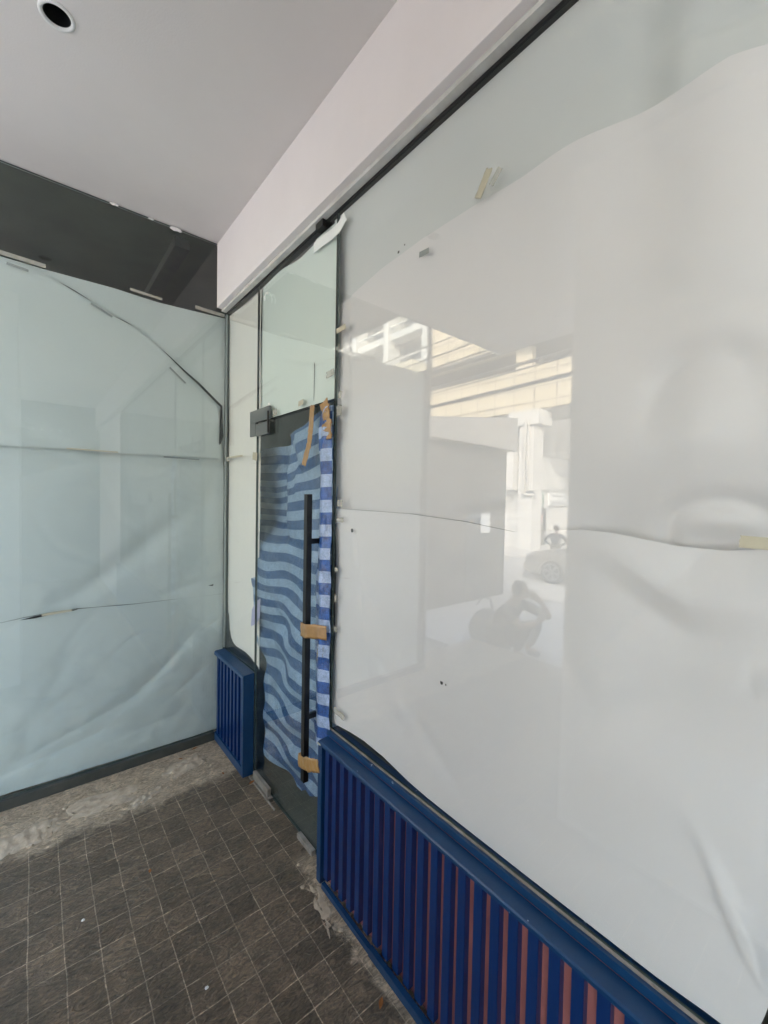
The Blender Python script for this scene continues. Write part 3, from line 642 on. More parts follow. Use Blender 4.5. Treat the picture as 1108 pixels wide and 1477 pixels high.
mt(pm2, 'tape_grey', 1.065, 2.478, 1.02, 2.474, .018, 64, x=1.0108)
for i, (y, z, l, w) in enumerate(((1.528, 2.02, .05, .07), (1.52, 2.09, .03, .05), (1.51, 1.63, .05, .05), (1.51, 1.555, .07, .03), (1.53, 1.34, .03, .03), (1.53, 1.085, .03, .04), (1.495, .735, .10, .04), (1.53, 1.22, .02, .05))):
    mt(pm3 if z < 1.6 else pm2, 'tape_clear', y + l * .35, z, y - l * .45, z + .006 * math.sin(i * 5), w * .62, 70 + i, x=.9994, cr=.002)
# black strip painting the edge shadow at left border of main pane papers
link('edge_shadow_strip', prism(bmesh.new(), [(1.5555, 2.86), (1.551, 2.80), (1.5545, 2.45), (1.551, 2.28), (1.555, 2.0), (1.5545, 1.5), (1.545, 1.42), (1.547, 1.05), (1.5545, .95), (1.5555, .9)], 'x', 1.0104, 1.0107), 'rubber', pm2)
# notice sheet stuck lower on the neighbour wall is built with that wall

# ---- striped tarp behind the door
PER = .106
def drop(y, z):
    d = .26 * min(.55, max(0, y - 1.72)) * S(z, 1.30, 1.85)
    d += .05 * min(.4, max(0, y - 2.06)) * S(z, 1.35, 1.6)
    d += -.045 * S(y, 1.98, 2.14) * S(z, 1.25, .95) - .02 * S(y, 1.75, 1.95) * S(z, 1.25, .9)
    d += .012 * math.sin(y * 13 + z * 2.2) * S(z, 1.6, 1.2) + .012 * fbm(y, z, 4, 2, 80)
    d += .028 * S(y, 1.965, 1.975) * S(z, 1.62, 1.75) * S(2.1 - z, 0, .1)
    return d
def stripe(y, z): return (z + drop(y, z) - .02) / PER
def dtarp(y, z):
    d = .026 + .014 * math.sin((y * .9 + z * .5) * 11) + .006 * math.sin(z * 26 - y * 17) + .014 * fbm(y, z, 3, 3, 81)
    d += .11 * S(y, 2.03, 2.16) * S(z, 1.35, 1.5) + .012 * fold(y, z, 1.98, 1.85, 60, .2, .02, 1)
    d += .010 * math.sin(z * 30 + y * 8) * S(z, 1.25, .9)
    return max(.004, d)
topT = pl([(1.54, 2.08), (1.70, 2.066), (1.78, 2.040), (1.90, 2.005), (2.02, 1.975), (2.12, 1.965), (2.30, 1.95), (2.55, 1.955), (2.74, 1.93)])
botT = pl([(1.54, .42), (1.66, .34), (1.75, .26), (1.86, .20), (1.95, .175), (2.05, .17), (2.15, .13), (2.25, .12), (2.40, .16)])
rT = pl([(.1, 2.27), (.25, 2.30), (.45, 2.32), (.62, 2.36), (.80, 2.42), (1.1, 2.46), (1.35, 2.72), (2.1, 2.74)])
tp = sheet('striped_tarp', 'tarp', None, 'x', 1.013, 1.57, 2.74, botT, topT, dtarp, 130, 220, right=rT, uvf=stripe)
tag(tp, 'wavy blue and white striped tarp hanging behind the glass door', 'tarp')
# the end of the tarp wrapped outside round the door edge
def dto(y, z): return -.004 - .016 * G(y, 1.60, .04) - .006 * fbm(y * 2, z, 9, 3, 90) - .010 * S(z, 2.0, 1.9) * G(y, 1.60, .03)
lT = pl([(.55, 1.525), (.7, 1.545), (2.05, 1.552)]); rT2 = pl([(.55, 1.640), (.62, 1.672), (.8, 1.655), (1.0, 1.675), (1.3, 1.668), (1.45, 1.65), (1.55, 1.632), (1.70, 1.622), (1.80, 1.640), (1.88, 1.668), (1.96, 1.675), (2.02, 1.65), (2.05, 1.60)])
to = sheet('tarp_edge', 'tarp_out', None, 'x', .993, 1.54, 1.65, .555, lambda u: 2.045 - .03 * S(u, 1.6, 1.65), dto, 24, 200, left=lT, right=rT2, uvf=lambda y, z: (z + .05 * (y - 1.6) + .006 * math.sin(z * 9) - .055) / PER)
to.name = 'striped_tarp'; tag(to, 'narrow bright blue and white tarp end wrapped outside round the door edge', 'tarp')
strip('clear_tape', 'tape_clear', to, [(.972, 1.61, .92), (.972, 1.60, 1.0)], .05, (-1, 0, 0), .0006, .004, 91)
# brown tapes
def btape(lbl, pts, w, s, cr=.005):
    o = strip('brown_tape', 'tape', None, pts, w, (-1, 0, 0), .001, cr, s); tag(o, lbl, 'tape', 'brown tapes around the door'); return o
btape('long brown tape hanging down inside the top of the glass door', [(.990, 1.735, 2.075), (.989, 1.742, 1.98), (.988, 1.755, 1.90), (.984, 1.782, 1.835), (.980, 1.79, 1.80)], .042, 101, .003)
btape('crumpled brown tape at the top corner of the tarp and door', [(.975, 1.61, 2.07), (.972, 1.585, 2.01), (.972, 1.573, 1.95), (.972, 1.567, 1.90)], .062, 102, .010)
btape('brown tape wrapped across the middle of the black door handle', [(.945, 1.69, 1.062), (.918, 1.684, 1.062), (.917, 1.640, 1.063), (.955, 1.60, 1.064), (.972, 1.552, 1.066)], .062, 103, .003)
btape('torn brown tape holding the foot of the black handle to the blue rail', [(.946, 1.70, .47), (.917, 1.690, .468), (.917, 1.640, .47), (.925, 1.585, .488), (.932, 1.535, .505)], .058, 104, .006)

# ================================================================== BLUE SLATTED PANELS
def slat_panel(label, ya, yb, pitch, w, back, top_z, tall_front, first):
    t = thing('slatted_panel', (.95, (ya + yb) / 2, 0), label, 'slatted panel', 'blue slatted panels below the glass')
    link('backing', B(.967, .983, ya, yb, .01, top_z - (.017 if tall_front else .03)), back, t)
    y = first
    s0 = None
    while y - w > ya + .01:
        if s0 is None:
            s0 = link('slat', B(.944, .966, -w, 0, .035, top_z - (.0165 if tall_front else .0275), bev=.0015), 'navy', t); s0.location.y = y; s0.matrix_parent_inverse = t.matrix_world.inverted()
        else:
            c = s0.copy(); C.objects.link(c); c.parent = t; c.matrix_parent_inverse = s0.matrix_parent_inverse.copy(); c.location.y = y + random.uniform(-.0012, .0012); c.rotation_euler.x = R(random.uniform(-.12, .12))
        y -= pitch
    return t
pr = slat_panel('long blue slatted panel with pink gaps under the large papered pane', -1.6, 1.545, .0560, .029, 'pink', .615, True, 1.503)
bm = bmesh.new(); prism(bm, [(.933, .599), (.933, .609), (.937, .6135), (.9835, .6165), (.9835, .599)], 'y', -1.6, 1.545)
link('top_rail', bm, 'blue', pr)
link('end_stile', B(.934, .984, 1.515, 1.545, .004, .5985, bev=.001), 'blue', pr)
bm = bmesh.new(); prism(bm, [(.922, .003), (.922, .034), (.940, .034), (.943, .003)], 'y', -1.6, 1.16); link('bottom_rail', bm, 'blue', pr)
bm = bmesh.new(); box(bm, .926, .942, 1.05, 1.49, .004, .026, rot=Matrix.Rotation(R(1.2), 3, 'X')); link('bottom_rail', bm, 'blue', pr)
link('bare_wood_patch', prism(bmesh.new(), [(1.522, .601), (1.548, .598), (1.548, .6065), (1.526, .6075)], 'x', .9315, .9328), 'tape_pale', pr)
plf = slat_panel('small blue slatted panel in the corner below the narrow pane', 2.40, 2.895, .0605, .030, 'navy_dark', .610, False, 2.878)
bm = bmesh.new(); prism(bm, [(.933, .583), (.933, .600), (.938, .608), (.999, .613), (.999, .583)], 'y', 2.384, 2.897); link('top_rail', bm, 'blue', plf)
link('end_stile', B(.934, .998, 2.384, 2.412, .004, .5825, bev=.001), 'blue', plf)
link('bottom_rail', B(.935, .966, 2.413, 2.896, .004, .055, bev=.001), 'blue', plf)
# concrete upstand that carries the main pane behind the panel
up = tag(link('upstand_wall', B(.986, 1.045, -1.6, 1.545, .001, .616), 'pink'), 'low pink painted wall behind the long blue slatted panel', 'low wall')
tag(link('blue_post', B(1.06, 1.12, .03, .12, .66, 2.8, bev=.002), 'blue'), 'dark blue post behind the glass at the right edge of the lower paper', 'post')

# ================================================================== LITTER
def crumb(name, x, y, z, r, m, label, cat, group, sq=.5, seed=0):
    bm = bmesh.new(); bmesh.ops.create_icosphere(bm, subdivisions=2, radius=r)
    for v in bm.verts:
        k = 1 + .45 * noise.noise(v.co * (1.6 / r) + Vector((seed * 3.1, 0, 0))); v.co *= k; v.co.z *= sq
    bmesh.ops.translate(bm, verts=bm.verts, vec=(x, y, z + r * sq * .6)); return tag(link(name, bm, m), label, cat, group)
def leaf(x, y, z, r, a, seed, label):
    bm = bmesh.new(); n = 8; rows = []
    for i in range(n + 1):
        t = i / n; w = r * .42 * math.sin(math.pi * min(.98, max(.02, t))); row = []
        for k in (-1, -.5, 0, .5, 1):
            px, py = (t - .5) * 2 * r, k * w; ph = R(a)
            row.append(bm.verts.new((x + px * math.cos(ph) - py * math.sin(ph), y + px * math.sin(ph) + py * math.cos(ph), z + .003 + abs(k) * w * .5 + .3 * r * (t - .5) ** 2)))
        rows.append(row)
    for p_, q_ in zip(rows, rows[1:]):
        for k in range(4): bm.faces.new((p_[k], p_[k + 1], q_[k + 1], q_[k]))
    solid(bm, .0006)
    return tag(link('dry_leaf', bm, 'leaf', smooth=True), label, 'leaf', 'dry leaves on the floor')
leaf(.955, 2.30, .012, .020, 20, 1, 'orange dry leaf on the metal floor plate by the small blue panel')
leaf(.385, 2.03, 0, .013, 80, 2, 'tiny orange leaf in a joint in the middle of the dark pavers')
leaf(.80, 2.86, 0, .018, 10, 3, 'yellow brown leaf against the base frame near the corner')
leaf(.70, 2.80, 0, .013, 150, 4, 'small brown leaf on the sandy mortar before the left glass wall')
leaf(.868, 1.02, 0, .018, 40, 5, 'curled yellow leaf on grey smear beside the long blue panel')
leaf(.86, 2.50, 0, .012, 100, 6, 'small orange leaf scrap near the foot of the small blue panel')
CG = 'loose crumbs on the floor'
cr = [(.58, 2.56, .012), (.30, 2.60, .010), (-.02, 2.52, .014), (.12, 2.72, .012), (.66, 2.70, .010), (.83, 2.62, .011), (.72, 2.52, .008), (.40, 2.66, .012), (.87, 1.55, .009), (.90, 1.30, .010), (.74, .98, .010), (.44, 1.42, .006), (.14, 1.95, .006), (.05, 2.62, .013), (.48, 2.53, .012), (.91, 1.66, .008)]
for i, (x, y, r) in enumerate(cr):
    white = i in (10, 11, 12)
    crumb('mortar_crumb', x, y, 0, r, 'white' if white else 'mortar_lump', 'small white speck of plaster on the dark pavers' if white else ('larger' if r > .0115 else 'small') + ' flat crumb of dry sandy mortar on the floor ' + ('near the left glass wall' if y > 2.5 and x < .6 else 'near the small blue panel' if y > 2.5 else 'on the dark pavers'), 'crumb', 'white plaster specks' if white else CG, .35, i)
# raised mortar smears
def smear(x0, y0, ang, l, w, hgt, seed, label):
    bm = bmesh.new(); nu, nv = 30, 14; vs = []
    for j in range(nv + 1):
        row = []
        for i in range(nu + 1):
            s, t = i / nu * 2 - 1, j / nv * 2 - 1; k = 1 + .35 * noise.fractal(Vector((s * 2, t * 1.2, seed)), 1, 2, 4)
            px, py = s * l * k, t * w * k; e = max(0, 1 - s * s) * max(0, 1 - t * t)
            z = -.002 + hgt * (e ** .5) * (.7 + .6 * noise.fractal(Vector((s * 4, t * 3, seed + 5)), 1, 2, 4))
            a = R(ang); row.append(bm.verts.new((x0 + px * math.cos(a) - py * math.sin(a), y0 + px * math.sin(a) + py * math.cos(a), z)))
        vs.append(row)
    for j in range(nv):
        for i in range(nu): bm.faces.new((vs[j][i], vs[j][i + 1], vs[j + 1][i + 1], vs[j + 1][i]))
    return tag(link('mortar_smear', bm, 'mortar_lump', smooth=True), label, 'mortar', 'mortar smears on the floor')
smear(.72, 2.72, 15, .13, .07, .013, 1, 'rough sandy mortar smear before the corner of the two glass walls')
smear(.28, 2.66, -5, .16, .08, .012, 2, 'broad sandy mortar smear along the middle of the left wall')
smear(-.03, 2.60, 10, .12, .08, .013, 3, 'sandy mortar smear at the left edge of the floor')
smear(.47, 2.56, 25, .09, .03, .012, 4, 'narrow sandy mortar ridge on the edge of the dark pavers')
smear(.89, 1.42, 80, .17, .035, .0035, 5, 'pale mortar strip on the floor along the long blue panel')

# ================================================================== THE STREET (seen in the glass)
# neighbour building next door
nb = thing('neighbour_building', (-5, 7, -.5), 'low dark grey building with a pale fascia next door, mirrored in the large pane', 'building')
link('wall', B(-6.38, -3.2, 5.78, 9.5, -.5, 2.8), 'dark_concrete', nb)  # base colour kept dark in place of shade on this wall
bm = bmesh.new(); prism(bm, [(-6.5, 2.8), (-3.0, 2.85), (-3.0, 3.12), (-6.5, 3.55)], 'y', 5.6, 9.6); link('fascia', bm, 'concrete', nb)
link('doorway', B(-5.7, -5.0, 5.755, 5.779, -.48, 1.5), 'window', nb)
tag(link('paper_notice', B(-5.75, -5.45, 5.735, 5.75, .95, 1.38), 'sign_white'), 'white paper notice on the grey neighbouring building', 'notice')
# skywalk
sw = thing('elevated_walkway', (-17.5, 15, 0), 'cream panelled elevated walkway above the street, mirrored in the large pane', 'footbridge')
link('lower_parapet', B(-16.2, -16, -12, 19.4, 5.97, 8.0), 'cream', sw)
link('far_parapet', B(-18.9, -18.7, -12, 19.4, 5.97, 8.0), 'cream', sw)
link('upper_fascia', B(-16.4, -16.05, 12.0, 18.0, 8.93, 11.8), 'cream', sw)
link('deck', B(-18.7, -16.2, -12, 19.4, 5.85, 6.2), 'concrete', sw)
link('roof', B(-18.9, -15.6, -12, 19.4, 8.95, 9.1), 'dark_concrete', sw).location.z = .0
link('roof_edge', B(-15.7, -15.6, -12, 11.4, 8.88, 9.02), 'white', sw)
for y in (-8, -1.2, 4.5, 11.2, 18.4): link('roof_post', B(-16.3, -16.01, y - .02, y + .85, 8.0, 8.95), 'cream_plain', sw)
link('column', B(-16.3, -15.5, 10.65, 11.4, -.56, 5.1), 'white_wall', sw)
link('capital', B(-16.6, -15.45, 10.42, 12.0, 5.18, 5.84, bev=.02), 'white_wall', sw)
link('stair_tower', B(-18.2, -16.0, 19.42, 21.0, -.56, 10.3), 'cream_plain', sw)
link('drain_pipe', tube(bmesh.new(), [(-15.40, 11.05, 5.4), (-15.40, 11.05, 2.1), (-15.40, 10.98, 1.98), (-15.45, 10.5, 1.98)], .07, 10), 'pipe', sw)
link('drain_pipe', tube(bmesh.new(), [(-15.40, 10.86, 5.4), (-15.40, 10.86, 2.25), (-15.40, 10.80, 2.16), (-15.45, 10.5, 2.16)], .05, 10), 'pipe', sw)
# white service building behind the column
wb = thing('white_service_building', (-18, 11.7, -.56), 'plain white building with a grey door behind the walkway column', 'building')
link('wall', B(-20.8, -15.9, 11.6, 16, -.56, 2.2), 'white_wall', wb)
link('upper_wall', B(-20.9, -15.2, 11.50, 16.1, 2.2, 3.95), 'white_wall', wb)
dd = link('door', B(-18.35, -17.4, 11.56, 11.598, -.54, 1.35), 'dark_concrete', wb)
link('door_notice', B(-18.0, -17.75, 11.545, 11.559, .6, 1.0), 'sign_white', dd)
bm = bmesh.new(); box(bm, -17.96, -17.79, 11.54, 11.544, .82, .95); box(bm, -17.96, -17.79, 11.54, 11.544, .65, .72); link('door_print', bm, 'red', dd)
link('cable_run', B(-20.8, -17.3, 11.46, 11.499, 2.24, 2.30), 'pipe', wb)
gs = thing('green_sign', (-17.7, 11.58, 1.9), 'upright green and white sign above the grey door, mirrored in the glass', 'sign')
link('board', B(-18.0, -17.45, 11.52, 11.595, 1.42, 2.18), 'green', gs)
bm = bmesh.new()
prism(bm, [(-17.725 + r * math.cos(a), 1.93 + r * 1.05 * math.sin(a)) for a, r in [(math.pi * k / 8, .17 if k % 4 == 0 else .11) for k in range(16)]], 'y', 11.508, 11.519)
for sx in (-1, 1):
    for sz in (-1, 1): box(bm, -17.725 + sx * .2 - .05, -17.725 + sx * .2 + .05, 11.508, 11.519, 1.93 + sz * .17 - .035, 1.93 + sz * .17 + .035)
for k in range(3): box(bm, -17.93, -17.52, 11.508, 11.519, 1.47 + k * .085, 1.505 + k * .085)
link('emblem', bm, 'sign_white', gs)
ws = thing('white_sign', (-19.6, 11.58, 1.9), 'white sign board with a grey square logo and lines of text beside the green sign', 'sign')
link('board', B(-20.55, -18.5, 11.52, 11.595, 1.42, 2.18), 'sign_white', ws)
bm = bmesh.new(); z0 = 11.512
box(bm, -20.5, -18.55, z0, 11.519, 1.43, 1.455); box(bm, -20.5, -18.6, z0, 11.519, 1.72, 1.74)
for x0, x1, a, b in ((-20.38, -20.32, 1.85, 2.12), (-20.32, -20.02, 2.07, 2.12), (-20.07, -20.02, 1.98, 2.07), (-20.32, -20.16, 1.85, 1.90)): box(bm, x0, x1, z0, 11.519, a, b)
prism(bm, [(-20.10, 1.98), (-20.02, 1.98), (-20.16, 1.85), (-20.24, 1.85)], 'y', z0, 11.519)
random.seed(9)
def dashes(x0, x1, z, hh):
    x = x0
    while x < x1 - .03:
        w = random.uniform(.03, .06); box(bm, x, min(x1, x + w), z0, 11.519, z, z + hh * random.choice((.7, 1, 1, 1.25))); x += w + .015
dashes(-19.85, -18.75, 1.93, .07); dashes(-20.4, -18.7, 1.60, .05); dashes(-20.4, -18.65, 1.51, .045)
link('lettering', bm, 'sign_ink', ws)
# rear building under the walkway
rb = thing('rear_building', (-26, 14, -.6), 'grey building with pale ledge seen under the elevated walkway', 'building')
link('wall', B(-32, -24, 2, 20, -.6, 9.4), 'concrete', rb); link('ledge', B(-24.0, -23.4, 2, 20, 4.3, 4.8), 'white_wall', rb)
for y in (4, 8, 12): link('window', B(-23.99, -23.93, y, y + 2.2, 1.5, 3.6), 'window', rb)

# office building with white balconies
ob = thing('office_building', (-28, 34, 0), 'white framed multi storey building mirrored near the top of the large pane', 'building')
link('wall', B(-40, -27, 22, 60, -.6, 24), 'concrete', ob)
for k in range(1, 7):
    z = 3.4 * k + 1.0
    link('balcony', B(-27, -25.6, 22, 60, z - .55, z + .1), 'white_wall', ob)
    link('balcony_rail', B(-25.7, -25.62, 22, 60, z + .75, z + .9), 'white_wall', ob)
    for y in range(24, 58, 5): 
        link('window', B(-26.98, -26.9, y, y + 3.4, z + .3, z + 2.4), 'window', ob)
for y in (22.0, 27.5, 33, 38.5, 44, 50): link('pier', B(-26.9, -25.3, y, y + .7, -.6, 23.8), 'white_wall', ob)

# far left building that appears in the corner of the glass
tag(link('far_white_building', B(-14.5, -8, 48, 58, -.6, 22), 'white_wall'), 'plain white building far down the street', 'building')

# power poles and cables along the kerb
def pole(y, lab):
    t = thing('utility_pole', (-7.0, y, -.6), lab, 'utility pole', 'utility poles along the kerb')
    link('pole', tube(bmesh.new(), [(-7, y, -.65), (-7, y, 9)], [.16, .11], 12), 'pole', t); link('crossarm', B(-7.5, -6.5, y - .06, y + .06, 7.6, 7.75), 'pole', t)
pole(-14, 'concrete utility pole down the street behind the photographer'); pole(46, 'concrete utility pole at the far end of the kerb')
random.seed(3)
for k, (z0_, z1_, sag, xo, r) in enumerate(((6.6, 6.9, 1.3, 0, .014), (6.3, 6.8, 1.2, .1, .014), (6.2, 6.5, 1.5, -.1, .022), (5.9, 6.6, 1.35, .05, .014), (5.7, 6.0, 1.2, .2, .012), (6.9, 7.0, 1.1, -.2, .014), (7.3, 7.4, 1.0, -.4, .012), (5.4, 6.3, 1.5, .15, .03))):
    pts = [(-7 + xo, -14 + 60 * t, z0_ + (z1_ - z0_) * t - sag * 4 * t * (1 - t)) for t in [i / 40 for i in range(41)]]
    tag(link('power_cable', tube(bmesh.new(), pts, r * 1.7, 6), 'cable'), 'thin dark power cable sagging across the cream walkway', 'cable', 'power cables over the street')
# guy wire crossing
tag(link('guy_wire', tube(bmesh.new(), [(-9, 24, 5.6), (-8.5, 13, 3.9 + .3), (-8.0, 9, 4.2)], .012, 6), 'cable'), 'single dark wire slanting below the bundle of cables', 'wire')

# ---- car
def car():
    t = thing('parked_car', (-9.4, 4.7, -.66), 'silver car parked nose to the left at the kerb, mirrored in the glass', 'car')
    X0, X1, gz = -11.0, -9.25, -.66
    # body: side profile (y, z above ground), nose at y=+
    prof = [(7.02, .30), (7.06, .50), (7.03, .66), (6.92, .80), (6.5, .93), (5.6, 1.05), (2.9, 1.08), (2.65, 1.0), (2.6, .6), (2.65, .3)]
    def arch(cy): return [(cy - .38 * math.cos(a), .22 + .40 * math.sin(a)) for a in [math.pi * k / 10 for k in range(11)]]
    low = [(2.65, .26)] + arch(3.45) + arch(6.20) + [(6.98, .26)]
    poly = [(y, z + gz) for y, z in low] + [(y, z + gz) for y, z in prof[:-1]]
    bm = bmesh.new(); prism(bm, poly, 'x', X0, X1)
    es = [e for e in bm.edges if all(abs(v.co.x - X0) < 1e-4 for v in e.verts) or all(abs(v.co.x - X1) < 1e-4 for v in e.verts)]
    bmesh.ops.bevel(bm, geom=es, offset=.05, segments=3, affect='EDGES'); link('body', bm, 'car', t)
    bm = bmesh.new(); cab = [(5.65, 1.03), (4.85, 1.50), (4.3, 1.58), (3.3, 1.55), (2.8, 1.05)]
    a = [bm.verts.new((X0 + .06, y, z + gz)) if z < 1.2 else bm.verts.new((X0 + .24, y, z + gz)) for y, z in cab]; b = [bm.verts.new((X1 - .06, y, z + gz)) if z < 1.2 else bm.verts.new((X1 - .24, y, z + gz)) for y, z in cab]
    bm.faces.new(a); bm.faces.new(b[::-1])
    for i in range(5): bm.faces.new((a[i], b[i], b[(i + 1) % 5], a[(i + 1) % 5]))
    bmesh.ops.recalc_face_normals(bm, faces=bm.faces); link('cabin', bm, 'car', t)
    bm = bmesh.new(); v = [bm.verts.new(q) for q in ((X1 - .055, 5.45, 1.08 + gz), (X1 - .225, 4.8, 1.46 + gz), (X1 - .235, 4.35, 1.52 + gz), (X1 - .055, 4.3, 1.08 + gz))]; bm.faces.new(v[::-1])
    v = [bm.verts.new(q) for q in ((X1 - .055, 4.22, 1.08 + gz), (X1 - .235, 4.27, 1.52 + gz), (X1 - .225, 3.35, 1.50 + gz), (X1 - .055, 3.0, 1.08 + gz))]; bm.faces.new(v[::-1])
    solid(bm, -.012); link('side_windows', bm, 'window', t)
    bm = bmesh.new(); v = [bm.verts.new(q) for q in ((X0 + .12, 5.62, 1.06 + gz), (X1 - .12, 5.62, 1.06 + gz), (X1 - .28, 4.88, 1.495 + gz), (X0 + .28, 4.88, 1.495 + gz))]; bm.faces.new(v); solid(bm, -.012); link('windscreen', bm, 'window', t)
    for xx in (X1 - .16, X0 + .16):
        bm = bmesh.new(); box(bm, xx - .15, xx + .15, 6.83, 7.02, .66 + gz, .80 + gz, bev=.03); link('headlight', bm, 'lamp', t)
    for yy in (6.20, 3.45): link('wheel_well', B(X0 + .12, X1 - .10, yy - .44, yy + .44, .24 + gz, .70 + gz), 'tyre', t)
    link('underbody', B(X0 + .1, X1 - .12, 2.7, 6.9, .18 + gz, .27 + gz), 'tyre', t)
    link('bumper', B(X0 + .04, X1 - .04, 6.95, 7.12, .30 + gz, .52 + gz, bev=.04), 'car', t)
    link('mirror', B(X1 - .04, X1 + .14, 5.22, 5.32, 1.06 + gz, 1.20 + gz, bev=.03), 'car', t)
    for yy in (6.20, 3.45):
        for xx, sd_ in ((X1 - .03, 1), (X0 + .03, -1)):
            w = link('wheel', tube(bmesh.new(), [(xx - .2 * sd_, yy, gz + .33), (xx - .17 * sd_, yy, gz + .33), (xx - .02 * sd_, yy, gz + .33), (xx + .01 * sd_, yy, gz + .33)], [.29, .33, .33, .29], 28), 'tyre', t, smooth=False)
            bm = bmesh.new(); x_ = xx + .013 * sd_
            tube(bm, [(x_ - .006 * sd_, yy, gz + .33), (x_, yy, gz + .33)], .05, 14)
            for k in range(6):
                an = k * math.pi / 3 + .2; d = Vector((0, math.cos(an), math.sin(an))); s = Vector((0, -math.sin(an), math.cos(an)))
                q = [Vector((x_, yy, gz + .33)) + d * rr + s * ww for rr, ww in ((.04, .03), (.23, .035), (.23, -.035), (.04, -.03))]
                v = [bm.verts.new(p_) for p_ in q]; v2 = [bm.verts.new(p_ + Vector((.012 * sd_, 0, 0))) for p_ in q]
                bm.faces.new(v); bm.faces.new(v2[::-1])
                for i in range(4): bm.faces.new((v[i], v2[i], v2[(i + 1) % 4], v[(i + 1) % 4]))
            n = 28; ra = [[bm.verts.new((x_ + .006 * sd_, yy + r_ * math.cos(2 * math.pi * k / n), gz + .33 + r_ * math.sin(2 * math.pi * k / n))) for k in range(n)] for r_ in (.215, .25)]
            for k in range(n): bm.faces.new((ra[0][k], ra[0][(k + 1) % n], ra[1][(k + 1) % n], ra[1][k]))
            link('rim', bm, 'rim', w)
car()

